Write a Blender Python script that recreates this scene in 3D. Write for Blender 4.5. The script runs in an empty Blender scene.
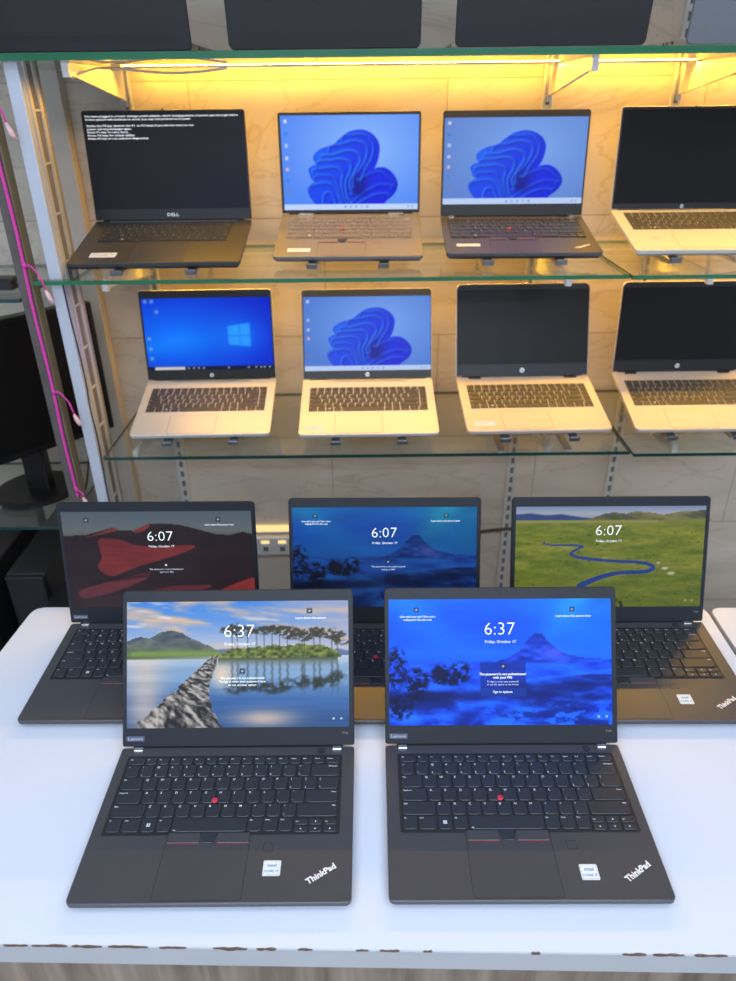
import bpy, bmesh, math, random
import numpy as np
from mathutils import Matrix, Vector, Euler

random.seed(7)
C = bpy.context.scene.collection
PI = math.pi
R = math.radians
CAMZ = 1.6227                      # eye height of the photographer


# ------------------------------------------------------------------ materials
def lin(c):
    return tuple(((x / 255) / 12.92 if x / 255 <= .04045 else ((x / 255 + .055) / 1.055) ** 2.4) for x in c)


def base_mat(name):
    m = bpy.data.materials.new(name)
    m.use_nodes = True
    nt = m.node_tree
    return m, nt, nt.nodes['Principled BSDF']


def mat(name, col, rough=.5, metal=0., spec=.5, var=.06, scale=40., bump=0., coat=0.):
    """plain surface with a little procedural unevenness"""
    m, nt, b = base_mat(name)
    N, L = nt.nodes, nt.links
    tc = N.new('ShaderNodeTexCoord')
    nz = N.new('ShaderNodeTexNoise')
    nz.inputs['Scale'].default_value = scale
    nz.inputs['Detail'].default_value = 3
    L.new(tc.outputs['Object'], nz.inputs['Vector'])
    mx = N.new('ShaderNodeMix')
    mx.data_type = 'RGBA'
    mx.inputs['A'].default_value = (*[c * (1 - var) for c in col], 1)
    mx.inputs['B'].default_value = (*[min(1, c * (1 + var)) for c in col], 1)
    L.new(nz.outputs['Fac'], mx.inputs['Factor'])
    L.new(mx.outputs['Result'], b.inputs['Base Color'])
    b.inputs['Roughness'].default_value = rough
    b.inputs['Metallic'].default_value = metal
    b.inputs['Specular IOR Level'].default_value = spec
    b.inputs['Coat Weight'].default_value = coat
    if bump:
        bp = N.new('ShaderNodeBump')
        bp.inputs['Strength'].default_value = bump
        bp.inputs['Distance'].default_value = .002
        L.new(nz.outputs['Fac'], bp.inputs['Height'])
        L.new(bp.outputs['Normal'], b.inputs['Normal'])
    return m


def emit(name, col, strength):
    m, nt, b = base_mat(name)
    b.inputs['Base Color'].default_value = (*[c * .5 for c in col], 1)
    b.inputs['Emission Color'].default_value = (*col, 1)
    b.inputs['Emission Strength'].default_value = strength
    return m


def glass_mat():
    m = bpy.data.materials.new('shelf_glass')
    m.use_nodes = True
    nt = m.node_tree
    N, L = nt.nodes, nt.links
    N.remove(N['Principled BSDF'])
    out = N['Material Output']
    tr = N.new('ShaderNodeBsdfTransparent')
    tr.inputs['Color'].default_value = (.94, .97, .955, 1)
    gl = N.new('ShaderNodeBsdfGlossy')
    gl.inputs['Roughness'].default_value = .03
    gl.inputs['Color'].default_value = (1, 1, 1, 1)
    lw = N.new('ShaderNodeLayerWeight')
    lw.inputs['Blend'].default_value = .5
    pw = N.new('ShaderNodeMath'); pw.operation = 'POWER'; pw.inputs[1].default_value = 5
    L.new(lw.outputs['Facing'], pw.inputs[0])
    fr = N.new('ShaderNodeMath'); fr.operation = 'MULTIPLY_ADD'; fr.inputs[1].default_value = .90; fr.inputs[2].default_value = .045
    L.new(pw.outputs[0], fr.inputs[0])
    mx = N.new('ShaderNodeMixShader')
    L.new(fr.outputs[0], mx.inputs['Fac'])
    L.new(tr.outputs['BSDF'], mx.inputs[1])
    L.new(gl.outputs['BSDF'], mx.inputs[2])
    # thin film of dust on the pane
    df = N.new('ShaderNodeBsdfDiffuse')
    df.inputs['Color'].default_value = (.55, .6, .58, 1)
    nz = N.new('ShaderNodeTexNoise')
    nz.inputs['Scale'].default_value = 6
    mr = N.new('ShaderNodeMapRange')
    mr.inputs['To Min'].default_value = .01
    mr.inputs['To Max'].default_value = .06
    L.new(nz.outputs['Fac'], mr.inputs['Value'])
    m2 = N.new('ShaderNodeMixShader')
    L.new(mr.outputs['Result'], m2.inputs['Fac'])
    L.new(mx.outputs['Shader'], m2.inputs[1])
    L.new(df.outputs['BSDF'], m2.inputs[2])
    L.new(m2.outputs['Shader'], out.inputs['Surface'])
    return m


def tile_mat():
    m, nt, b = base_mat('marble_tile')
    N, L = nt.nodes, nt.links
    tc = N.new('ShaderNodeTexCoord')
    mp = N.new('ShaderNodeMapping')
    mp.inputs['Rotation'].default_value = (R(-90), 0, 0)
    L.new(tc.outputs['Object'], mp.inputs['Vector'])
    sep = N.new('ShaderNodeSeparateXYZ')
    L.new(tc.outputs['Object'], sep.inputs['Vector'])
    cmb = N.new('ShaderNodeCombineXYZ')
    ad = N.new('ShaderNodeMath'); ad.operation = 'ADD'; ad.inputs[1].default_value = .105
    L.new(sep.outputs['X'], ad.inputs[0])
    az = N.new('ShaderNodeMath'); az.operation = 'ADD'; az.inputs[1].default_value = -.1627
    L.new(sep.outputs['Z'], az.inputs[0])
    L.new(ad.outputs[0], cmb.inputs['X'])
    L.new(az.outputs[0], cmb.inputs['Y'])
    br = N.new('ShaderNodeTexBrick')
    br.inputs['Scale'].default_value = 1
    br.inputs['Brick Width'].default_value = .6
    br.inputs['Row Height'].default_value = .3
    br.inputs['Mortar Size'].default_value = .0012
    br.inputs['Mortar Smooth'].default_value = .1
    br.offset = .5
    br.inputs['Color1'].default_value = (1, 1, 1, 1)
    br.inputs['Color2'].default_value = (.93, .92, .9, 1)
    br.inputs['Mortar'].default_value = (.52, .48, .42, 1)
    L.new(cmb.outputs[0], br.inputs['Vector'])
    # clouds
    n1 = N.new('ShaderNodeTexNoise')
    n1.inputs['Scale'].default_value = 2.2
    n1.inputs['Detail'].default_value = 6
    n1.inputs['Distortion'].default_value = 1.2
    mpa = N.new('ShaderNodeMapping'); mpa.inputs['Rotation'].default_value = (0, R(38), 0); mpa.inputs['Scale'].default_value = (1, 1, 3)
    L.new(tc.outputs['Object'], mpa.inputs['Vector'])
    L.new(mpa.outputs['Vector'], n1.inputs['Vector'])
    r1 = N.new('ShaderNodeValToRGB')
    r1.color_ramp.elements[0].position = .3
    r1.color_ramp.elements[0].color = (.57, .50, .42, 1)
    r1.color_ramp.elements[1].position = .66
    r1.color_ramp.elements[1].color = (.72, .65, .555, 1)
    L.new(n1.outputs['Fac'], r1.inputs['Fac'])
    # veins
    n2 = N.new('ShaderNodeTexNoise')
    n2.inputs['Scale'].default_value = 1.5
    n2.inputs['Detail'].default_value = 5
    n2.inputs['Distortion'].default_value = 2.2
    L.new(mpa.outputs['Vector'], n2.inputs['Vector'])
    r2 = N.new('ShaderNodeValToRGB')
    e = r2.color_ramp.elements
    e[0].position = .485; e[0].color = (1, 1, 1, 1)
    e[1].position = .515; e[1].color = (1, 1, 1, 1)
    k = r2.color_ramp.elements.new(.5); k.color = (.66, .58, .5, 1)
    L.new(n2.outputs['Fac'], r2.inputs['Fac'])
    m1 = N.new('ShaderNodeMix'); m1.data_type = 'RGBA'; m1.blend_type = 'MULTIPLY'; m1.inputs['Factor'].default_value = .4
    L.new(r1.outputs['Color'], m1.inputs['A']); L.new(r2.outputs['Color'], m1.inputs['B'])
    m2 = N.new('ShaderNodeMix'); m2.data_type = 'RGBA'; m2.blend_type = 'MULTIPLY'; m2.inputs['Factor'].default_value = 1
    L.new(m1.outputs['Result'], m2.inputs['A']); L.new(br.outputs['Color'], m2.inputs['B'])
    L.new(m2.outputs['Result'], b.inputs['Base Color'])
    b.inputs['Roughness'].default_value = .38
    b.inputs['Specular IOR Level'].default_value = .35
    return m


def wood_mat():
    m, nt, b = base_mat('grey_wood')
    N, L = nt.nodes, nt.links
    tc = N.new('ShaderNodeTexCoord')
    mp = N.new('ShaderNodeMapping')
    mp.inputs['Scale'].default_value = (38, 38, 3)
    L.new(tc.outputs['Object'], mp.inputs['Vector'])
    n = N.new('ShaderNodeTexNoise'); n.inputs['Scale'].default_value = 1; n.inputs['Detail'].default_value = 6; n.inputs['Distortion'].default_value = .6
    L.new(mp.outputs['Vector'], n.inputs['Vector'])
    r = N.new('ShaderNodeValToRGB')
    r.color_ramp.elements[0].position = .3; r.color_ramp.elements[0].color = (.13, .09, .065, 1)
    r.color_ramp.elements[1].position = .7; r.color_ramp.elements[1].color = (.37, .29, .22, 1)
    L.new(n.outputs['Fac'], r.inputs['Fac'])
    L.new(r.outputs['Color'], b.inputs['Base Color'])
    b.inputs['Roughness'].default_value = .5
    return m


def screen_mat(name, strength, rough=.3, spec=.4):
    m, nt, b = base_mat(name)
    N, L = nt.nodes, nt.links
    at = N.new('ShaderNodeAttribute')
    at.attribute_name = 'pixels'
    b.inputs['Base Color'].default_value = (.006, .006, .008, 1)
    b.inputs['Roughness'].default_value = rough
    b.inputs['Specular IOR Level'].default_value = spec
    L.new(at.outputs['Color'], b.inputs['Emission Color'])
    b.inputs['Emission Strength'].default_value = strength
    return m


def plain_screen_mat(name, col, rough, spec):
    return mat(name, col, rough, 0, spec, .05, 8)


M = dict(
    tp_shell=mat('soft_black_coating', (.058, .059, .067), .33, 0, .6, .05, 300, .02),
    tp_lid=mat('dark_lid_bezel', (.015, .018, .025), .42, 0, .34, .05, 60),
    tp_plate=mat('black_keyboard_plate', (.018, .018, .021), .5),
    key_black=mat('black_keycap', (.030, .034, .044), .33, 0, .5, .06, 90),
    key_text=mat('white_key_print', (.80, .82, .85), .5),
    key_grey=mat('grey_keycap', (.15, .14, .125), .45),
    key_dark=mat('dark_grey_keycap', (.045, .043, .042), .45),
    grey_shell=mat('grey_metal_shell', (.20, .19, .17), .4, .35, .5, .05, 120),
    silver_shell=mat('silver_metal_shell', (.62, .61, .585), .42, .30, .5, .03, 120),
    gold_shell=mat('pale_gold_shell', (.62, .545, .485), .45, .25, .5, .03, 120),
    carbon=mat('black_carbon_shell', (.05, .048, .046), .38, 0, .5, .25, 220),
    black_plastic=mat('black_plastic', (.012, .012, .014), .45),
    back_lid=mat('charcoal_lid_back', (.024, .022, .026), .55, 0, .4, .04, 20),
    back_lid_grey=mat('grey_lid_back', (.20, .215, .24), .45, .3),
    chrome=mat('bright_metal', (.75, .76, .78), .25, .9),
    steel=mat('satin_steel', (.45, .46, .48), .35, .8),
    dark_steel=mat('dark_stand_metal', (.16, .17, .19), .35, .6),
    red=mat('red_rubber', (.62, .035, .06), .55),
    redline=mat('red_line', (.22, .02, .035), .4),
    pad=mat('dark_trackpad', (.056, .057, .065), .30, 0, .6),
    gap_and_shadow=mat('gap_and_logo_shadow', (.010, .010, .011), .6),
    white_sticker=mat('white_sticker', (.80, .84, .86), .45),
    blue_print=mat('blue_print', (.05, .20, .42), .5),
    grey_print=mat('grey_print', (.35, .34, .34), .5),
    badge=mat('slate_badge', (.10, .115, .17), .4),
    badge_text=mat('pale_badge_text', (.42, .45, .55), .4),
    logo_silver=mat('silver_logo', (.86, .87, .88), .4, .1),
    rubber=mat('rubber', (.01, .01, .01), .8),
    lens=mat('lens', (.02, .03, .04), .1),
    glass=glass_mat(),
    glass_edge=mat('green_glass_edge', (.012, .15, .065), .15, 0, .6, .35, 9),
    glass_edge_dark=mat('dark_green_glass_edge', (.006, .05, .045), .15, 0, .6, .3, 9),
    tile=tile_mat(),
    wood=wood_mat(),
    laminate=mat('white_laminate', (.69, .735, .84), .2, 0, .5, .02, 5),
    edge_shade=mat('shaded_edge_grey', (.47, .48, .50), .45, 0, .4, .08, 6),  # shade on the table's upright edge, put into its colour
    chip=mat('bare_particle_board', (.13, .075, .05), .9, 0, .2, .5, 300),
    alu=mat('pale_painted_aluminium', (.60, .64, .72), .4, .25, .5, .08, 14),
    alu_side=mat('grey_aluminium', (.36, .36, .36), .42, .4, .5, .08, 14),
    track=mat('satin_track_metal', (.74, .70, .62), .38, .5, .5, .06, 20),
    track_dark=mat('track_channel', (.20, .185, .165), .55, .2),
    slot=mat('dark_slot', (.05, .05, .055), .7),
    slot_grey=mat('shaded_slot', (.17, .16, .15), .7),
    white_paint=mat('white_painted_steel', (.72, .71, .70), .4, .15),
    brown=mat('brown_grey_board', (.115, .10, .095), .5, 0, .4, .3, 30),
    brown_side=mat('tan_board_edge', (.33, .235, .13), .55, 0, .4, .25, 30),
    tan=mat('pale_board', (.52, .47, .41), .5, 0, .4, .15, 12),
    pink=mat('pink_nylon', (.88, .07, .44), .6, 0, .3, .25, 500),
    pink_pale=mat('clear_pinkish_plastic', (.86, .56, .60), .35, 0, .5, .15, 200),
    cable_black=mat('black_cable', (.02, .018, .018), .5),
    cable_white=mat('white_cable', (.85, .84, .80), .45),
    cable_tan=mat('tan_cable', (.42, .25, .12), .5),
    monitor=mat('black_monitor_plastic', (.008, .008, .009), .35, 0, .35),
    monitor_screen=mat('dead_black_panel', (.004, .004, .004), .45, 0, .25),
    tower=mat('black_case_paint', (.014, .014, .016), .45, 0, .4, .2, 30),
    tower_grey=mat('worn_grey_plastic', (.09, .09, .095), .5),
    plaster=mat('pale_plaster', (.62, .63, .64), .8, 0, .2, .03, 5),
    ceiling=mat('white_ceiling', (.80, .80, .80), .9, 0, .2, .02, 5),
    floor=mat('grey_floor_tile', (.30, .29, .28), .35, 0, .4, .1, 3),
    led_tape=mat('led_tape', (.75, .74, .70), .5),
    led=emit('warm_led', (1., .60, .10), 6.),
    led_white=emit('white_text_glow', (.92, .95, 1.), .95),
    led_dim=emit('dim_text_glow', (.75, .80, .88), .62),
)


# ------------------------------------------------------------------ mesh helpers
class MB:
    def __init__(self):
        self.v, self.f, self.m = [], [], []

    def add(self, verts, faces, mi=0, mtx=None):
        o = len(self.v)
        for p in verts:
            self.v.append(tuple(mtx @ Vector(p)) if mtx else tuple(p))
        for fc in faces:
            self.f.append(tuple(i + o for i in fc))
            self.m.append(mi)
        return self

    def box(self, x0, x1, y0, y1, z0, z1, mi=0, mtx=None):
        v = [(x0, y0, z0), (x1, y0, z0), (x1, y1, z0), (x0, y1, z0), (x0, y0, z1), (x1, y0, z1), (x1, y1, z1), (x0, y1, z1)]
        f = [(0, 3, 2, 1), (4, 5, 6, 7), (0, 1, 5, 4), (1, 2, 6, 5), (2, 3, 7, 6), (3, 0, 4, 7)]
        return self.add(v, f, mi, mtx)

    def bbox(self, x0, x1, y0, y1, z0, z1, b=.001, mi=0, mtx=None):
        """box with chamfered vertical and top edges"""
        return self.prism(rrect(x0, x1, y0, y1, b, 2), z0, z1, b * .7, mi, mtx=mtx)

    def prism(self, pts, z0, z1, bev=0., mi=0, mi_side=None, mi_top=None, mtx=None, bot_bev=0.):
        n = len(pts)
        ms = mi if mi_side is None else mi_side
        mt = mi if mi_top is None else mi_top
        rings = []
        if bot_bev:
            rings.append([(*p, z0) for p in inset(pts, bot_bev)])
            rings.append([(*p, z0 + bot_bev) for p in pts])
        else:
            rings.append([(*p, z0) for p in pts])
        if bev:
            rings.append([(*p, z1 - bev) for p in pts])
            rings.append([(*p, z1) for p in inset(pts, bev)])
        else:
            rings.append([(*p, z1) for p in pts])
        v = [q for r in rings for q in r]
        f, mm = [], []
        f.append(tuple(range(n - 1, -1, -1))); mm.append(mi)
        for k in range(len(rings) - 1):
            for i in range(n):
                j = (i + 1) % n
                f.append((k * n + i, k * n + j, (k + 1) * n + j, (k + 1) * n + i)); mm.append(ms)
        f.append(tuple((len(rings) - 1) * n + i for i in range(n))); mm.append(mt)
        o = len(self.v)
        for p in v:
            self.v.append(tuple(mtx @ Vector(p)) if mtx else p)
        for fc, q in zip(f, mm):
            self.f.append(tuple(i + o for i in fc)); self.m.append(q)
        return self

    def frame(self, outer, inner, z0, z1, mi=0, mtx=None):
        """flat frame between two outlines that have the same number of points"""
        n = len(outer)
        v = [(*p, z0) for p in outer] + [(*p, z0) for p in inner] + [(*p, z1) for p in outer] + [(*p, z1) for p in inner]
        f = []
        for i in range(n):
            j = (i + 1) % n
            f += [(2 * n + i, 2 * n + j, 3 * n + j, 3 * n + i), (i, n + i, n + j, j), (i, j, 2 * n + j, 2 * n + i), (n + i, 3 * n + i, 3 * n + j, n + j)]
        return self.add(v, f, mi, mtx)

    def cyl(self, c, r, z0, z1, n=20, mi=0, r1=None, mtx=None, sx=1., sy=1.):
        r1 = r if r1 is None else r1
        a = [(c[0] + sx * r * math.cos(2 * PI * i / n), c[1] + sy * r * math.sin(2 * PI * i / n), z0) for i in range(n)]
        b = [(c[0] + sx * r1 * math.cos(2 * PI * i / n), c[1] + sy * r1 * math.sin(2 * PI * i / n), z1) for i in range(n)]
        f = [tuple(range(n - 1, -1, -1)), tuple(range(n, 2 * n))]
        f += [(i, (i + 1) % n, n + (i + 1) % n, n + i) for i in range(n)]
        return self.add(a + b, f, mi, mtx)

    def tube(self, pts, r, n=8, mi=0):
        pts = [Vector(p) for p in pts]
        v = []
        up = Vector((0, 0, 1))
        prev = None
        for i, p in enumerate(pts):
            t = (pts[min(i + 1, len(pts) - 1)] - pts[max(i - 1, 0)]).normalized()
            if prev is None:
                a = t.cross(up if abs(t.z) < .9 else Vector((1, 0, 0))).normalized()
            else:
                a = (prev - t * prev.dot(t)).normalized()
            prev = a
            b = t.cross(a)
            rr = r[i] if isinstance(r, (list, tuple)) else r
            v += [tuple(p + (a * math.cos(2 * PI * k / n) + b * math.sin(2 * PI * k / n)) * rr) for k in range(n)]
        f = [tuple(range(n - 1, -1, -1)), tuple((len(pts) - 1) * n + k for k in range(n))]
        for i in range(len(pts) - 1):
            for k in range(n):
                f.append((i * n + k, i * n + (k + 1) % n, (i + 1) * n + (k + 1) % n, (i + 1) * n + k))
        return self.add(v, f, mi)

    def text(self, s, size, x, y, z, mi=0, rot=0., align='LEFT', mono=False, bold=0., mtx=None, sx=1.):
        vs, fs, w = text_geo(s, bold)
        off = {'LEFT': 0, 'CENTER': -w / 2, 'RIGHT': -w}[align]
        T = Matrix.Translation((x, y, z)) @ Matrix.Rotation(rot, 4, 'Z') @ Matrix.Diagonal((size * sx, size, 1, 1)) @ Matrix.Translation((off, 0, 0))
        if mtx:
            T = mtx @ T
        return self.add(vs, fs, mi, T)

    def build(self, name, mats, parent=None, loc=None, rot=None, smooth=False, link=True):
        me = bpy.data.meshes.new(name)
        me.from_pydata(self.v, [], self.f)
        if not isinstance(mats, (list, tuple)):
            mats = [mats]
        for m in mats:
            me.materials.append(m)
        me.polygons.foreach_set('material_index', self.m)
        if smooth:
            me.polygons.foreach_set('use_smooth', [True] * len(self.f))
        me.update()
        o = bpy.data.objects.new(name, me)
        if link:
            C.objects.link(o)
        o.parent = parent
        if loc is not None:
            o.location = loc
        if rot is not None:
            o.rotation_euler = rot
        return o


_tg = {}


def text_geo(s, bold=0.):
    k = (s, bold)
    if k not in _tg:
        cu = bpy.data.curves.new('lettering', 'FONT')
        cu.body = s
        cu.resolution_u = 2
        cu.offset = bold
        ob = bpy.data.objects.new('lettering', cu)
        C.objects.link(ob)
        dg = bpy.context.evaluated_depsgraph_get()
        me = bpy.data.meshes.new_from_object(ob.evaluated_get(dg))
        vs = [tuple(v.co) for v in me.vertices]
        fs = [tuple(p.vertices) for p in me.polygons]
        w = max((v[0] for v in vs), default=0.)
        bpy.data.objects.remove(ob)
        bpy.data.curves.remove(cu)
        bpy.data.meshes.remove(me)
        _tg[k] = (vs, fs, w)
    return _tg[k]


def rrect(x0, x1, y0, y1, r, n=4, rb=None):
    """counter-clockwise rounded rectangle; r for the top (y1) corners, rb for the bottom ones"""
    rb = r if rb is None else rb
    out = []
    for (cx, cy, rr, a0) in ((x1 - r, y1 - r, r, 0), (x0 + r, y1 - r, r, 90), (x0 + rb, y0 + rb, rb, 180), (x1 - rb, y0 + rb, rb, 270)):
        for i in range(n + 1):
            a = R(a0 + 90 * i / n)
            out.append((cx + rr * math.cos(a), cy + rr * math.sin(a)))
    return out


def inset(pts, d):
    n = len(pts)
    out = []
    for i in range(n):
        p0, p, p1 = Vector(pts[i - 1]), Vector(pts[i]), Vector(pts[(i + 1) % n])
        a, b = (p - p0), (p1 - p)
        if a.length < 1e-9: a = b
        if b.length < 1e-9: b = a
        a.normalize(); b.normalize()
        na, nb = Vector((-a.y, a.x)), Vector((-b.y, b.x))
        nn = na + nb
        nn = nn / max(nn.length_squared, 1e-9) * 2 if nn.length > 1e-6 else na
        if nn.length > 2: nn = nn.normalized() * 2
        q = p + nn * d
        out.append((q.x, q.y))
    return out


def tag(o, label, cat, group=None):
    o['label'] = label
    o['category'] = cat
    if group:
        o['group'] = group
    return o


def empty(name, loc=(0, 0, 0), rot=(0, 0, 0), label=None, cat=None, group=None):
    o = bpy.data.objects.new(name, None)
    o.empty_display_size = .05
    C.objects.link(o)
    o.location = loc
    o.rotation_euler = rot
    if label:
        tag(o, label, cat, group)
    return o


def struct(o):
    o['kind'] = 'structure'
    return o


# ------------------------------------------------------------------ what the screens show
def grid_uv(nx, ny):
    u, v = np.meshgrid(np.linspace(0, 1, nx), np.linspace(0, 1, ny))
    return u, v


def _hash(ix, iy, seed):
    h = (ix * 374761393 + iy * 668265263 + seed * 974634777) & 0xffffffff
    h = ((h ^ (h >> 13)) * 1274126177) & 0xffffffff
    return ((h ^ (h >> 16)) & 0xffff) / 65535.


def vnoise(x, y, seed=0, octv=4):
    tot = np.zeros_like(x); amp = 1.; s = 0.
    for o in range(octv):
        xi, yi = np.floor(x).astype(np.int64), np.floor(y).astype(np.int64)
        fx, fy = x - xi, y - yi
        fx, fy = fx * fx * (3 - 2 * fx), fy * fy * (3 - 2 * fy)
        n = (_hash(xi, yi, seed + o) * (1 - fx) + _hash(xi + 1, yi, seed + o) * fx) * (1 - fy) + (_hash(xi, yi + 1, seed + o) * (1 - fx) + _hash(xi + 1, yi + 1, seed + o) * fx) * fy
        tot += n * amp; s += amp; amp *= .55
        x, y = x * 2.03 + 11.3, y * 2.03 + 5.7
    return tot / s


def mixc(a, b, t):
    t = np.clip(t, 0, 1)[..., None]
    return np.asarray(a, float) * (1 - t) + np.asarray(b, float) * t


def ramp(t, stops):
    xs = [s[0] for s in stops]
    return np.stack([np.interp(t, xs, [s[1][k] for s in stops]) for k in range(3)], -1)


def over(img, col, m):
    m = np.clip(m, 0, 1)[..., None]
    return img * (1 - m) + np.asarray(col, float) * m


def smooth_poly(pts, n=8):
    P = np.array(pts, float); out = []
    k = len(P)
    for i in range(k):
        p0, p1, p2, p3 = P[i - 1], P[i], P[(i + 1) % k], P[(i + 2) % k]
        for j in range(n):
            t = j / n
            out.append(.5 * (2 * p1 + (p2 - p0) * t + (2 * p0 - 5 * p1 + 4 * p2 - p3) * t * t + (3 * p1 - p0 - 3 * p2 + p3) * t ** 3))
    return np.array(out)


def seg_dist(u, v, pts, asp=1.78, closed=False):
    P = np.array(pts, float) * np.array([asp, 1.])
    x, y = u * asp, v
    d = np.full(u.shape, 9.)
    rng = range(len(P)) if closed else range(len(P) - 1)
    tt = np.zeros(u.shape)
    for i in rng:
        a, b = P[i], P[(i + 1) % len(P)]
        ab = b - a
        t = np.clip(((x - a[0]) * ab[0] + (y - a[1]) * ab[1]) / max(ab @ ab, 1e-12), 0, 1)
        q = np.hypot(x - a[0] - t * ab[0], y - a[1] - t * ab[1])
        tt = np.where(q < d, (i + t) / max(len(P) - 1, 1), tt)
        d = np.minimum(d, q)
    return d, tt


def inside(u, v, pts):
    c = np.zeros(u.shape, bool)
    n = len(pts)
    for i in range(n):
        (x0, y0), (x1, y1) = pts[i], pts[(i + 1) % n]
        if y0 == y1: continue
        c ^= ((y0 > v) != (y1 > v)) & (u < (x1 - x0) * (v - y0) / (y1 - y0) + x0)
    return c


def sdf(u, v, pts):
    d, _ = seg_dist(u, v, pts, closed=True)
    return np.where(inside(u, v, pts), -d, d)


def soft(d, w=.006):
    return np.clip(.5 - d / w, 0, 1)


def profile(u, pts):
    return np.interp(u, [p[0] for p in pts], [p[1] for p in pts])


def paint_lake(u, v):
    img = ramp(v, [(0, (70, 135, 225)), (.15, (95, 150, 225)), (.32, (165, 185, 220)), (.44, (215, 205, 205))])
    img = mixc(img, (175, 175, 200), np.clip((u - .55) * 2.2, 0, .75) * np.clip(1 - v / .6, .3, 1))
    c = vnoise(u * 3.2 + v * 2, v * 11 - u * 2.2, 3, 4)
    img = mixc(img, (226, 190, 160), np.clip((c - .50) * 4, 0, .9) * np.clip(1.25 - u * .55, .25, 1))
    c2 = vnoise(u * 5, v * 16 - u * 2, 9, 4)
    img = mixc(img, (240, 225, 215), np.clip((c2 - .60) * 5, 0, .7))
    # far blue hills and the green mountain
    far = profile(u, [(0, .5), (.33, .42), (.4, .385), (.5, .37), (.6, .40), (.9, .41), (.95, .38), (1, .40)])
    img = over(img, (95, 120, 165), soft(far - v, .012))
    r = profile(u, [(0, .31), (.06, .275), (.1, .29), (.16, .235), (.2, .225), (.25, .25), (.3, .30), (.36, .345), (.44, .42), (.5, .46)]) + (vnoise(u * 40, v * 0 + 3, 4, 2) - .5) * .012
    sh = vnoise(u * 16 + v * 8, v * 26 - u * 5, 5, 4)
    mt = mixc((62, 72, 92), (112, 122, 118), sh * 1.7 - .4)
    mt = mixc(mt, (112, 134, 84), np.clip((v - .335) * 10, 0, .75))
    img = np.where((v > r)[..., None], mt, img)
    # water
    wat = ramp(v, [(.43, (205, 215, 228)), (.5, (150, 180, 215)), (.62, (120, 160, 205)), (.78, (62, 105, 170)), (1, (50, 85, 140))])
    wat = mixc(wat, (218, 200, 190), np.exp(-((u - .08) / .09) ** 2) * np.clip(1.2 - abs(v - .7) * 2.6, 0, .7))
    wat = mixc(wat, (225, 200, 180), np.exp(-((u - .62) / .14) ** 2 - ((v - .93) / .07) ** 2) * .8)
    wat = mixc(wat, (238, 215, 190), np.exp(-((u - .43) / .05) ** 2 - ((v - .58) / .1) ** 2) * .9)
    rip = vnoise(u * 3, v * 40, 8, 3)
    wat = wat + (rip[..., None] - .5) * 26
    img = np.where((v > .435)[..., None], wat, img)
    img = over(img, (85, 105, 62), soft(np.abs(v - .445) - .012, .012) * (u < .38) * (1 - u * 1.2))
    img = over(img, (120, 150, 75), soft(np.abs(v - .415) - .016, .02) * (u < .42) * (u > .02))
    # island of pines and its reflection
    bush = profile(u, [(.40, .45), (.44, .40), (.5, .37), (.56, .375), (.62, .36), (.70, .355), (.78, .345), (.86, .35), (.92, .37), (.965, .43), (.98, .46)]) + (vnoise(u * 60, v * 0, 21, 3) - .5) * .03
    bn = vnoise(u * 55, v * 45, 22, 3)
    leaf = mixc((52, 70, 30), (150, 165, 80), np.clip(bn * 1.7 - .4 + (.40 - v) * 2, 0, 1))
    img = np.where(((v > bush) & (v < .452) & (u > .40) & (u < .98))[..., None], leaf, img)
    trees = [(.475, .20), (.50, .19), (.545, .21), (.585, .215), (.62, .20), (.655, .19), (.69, .20), (.725, .22), (.79, .23), (.80, .24), (.845, .22), (.87, .23), (.925, .24), (.95, .27)]
    for k, (tx, ty) in enumerate(trees):
        lean = .01 * math.sin(k * 2.1)
        xx = tx + lean * (v - .4)
        img = over(img, (74, 62, 52), soft(np.abs(u - xx) - .0016, .004) * (v > ty) * (v < .40))
        for j in range(3):
            ox, oy = (random.random() - .5) * .05, random.random() * .07
            blob = np.hypot((u - tx - ox) / (.036 + .014 * random.random()), (v - ty - oy) / .026)
            nn = vnoise(u * 70, v * 60, 30 + k, 3)
            img = over(img, (64, 62, 50), np.clip((1.05 - blob) * 3, 0, 1) * np.clip((nn - .36) * 5, 0, .95))
        # reflection
        fade = np.clip((v - .46) * 20, 0, 1) * np.clip((.76 - v) * 6, 0, .8)
        img = over(img, (52, 58, 52), soft(np.abs(u - tx - .0016 * np.sin(v * 110 + k)) - .0042, .008) * fade * .7)
        b2 = np.hypot((u - tx) / .042, (v - (.60 + (.27 - ty) * 1.2)) / .052)
        img = over(img, (46, 54, 50), np.clip((1.1 - b2) * 2, 0, 1) * np.clip((vnoise(u * 40, v * 30, 60 + k, 3) - .35) * 4, 0, .8))
    img = over(img, (70, 82, 60), np.clip((.52 - v) * 14, 0, .9) * (v > .45) * (u > .41) * (u < .95))
    # stone causeway
    L_ = profile(v, [(.42, .385), (.5, .345), (.6, .285), (.7, .225), (.8, .15), (.9, .085), (1, .03)])
    R_ = profile(v, [(.42, .41), (.5, .405), (.6, .385), (.7, .37), (.8, .375), (.88, .385), (.93, .41), (1, .42)])
    wob = (vnoise(v * 40, u * 0 + 2, 13, 3) - .5) * .06 * np.clip((v - .4) * 2, 0, 1)
    s = 26 / np.clip(.25 + (v - .42) * 1.5, .25, 2)
    rock = vnoise(u * s * 1.6, v * s * 1.9, 14, 3)
    rk = mixc((38, 38, 42), (190, 186, 182), np.clip(rock * 2.6 - .85, 0, 1))
    msk = (v > .43) & (u > L_ + wob) & (u < R_ + wob * .5)
    img = np.where(msk[..., None], rk, img)
    rk2 = (v > .955) & (u > .05) & (u < .43) & (rock > .40)
    img = np.where(rk2[..., None], rk, img)
    return img


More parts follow.
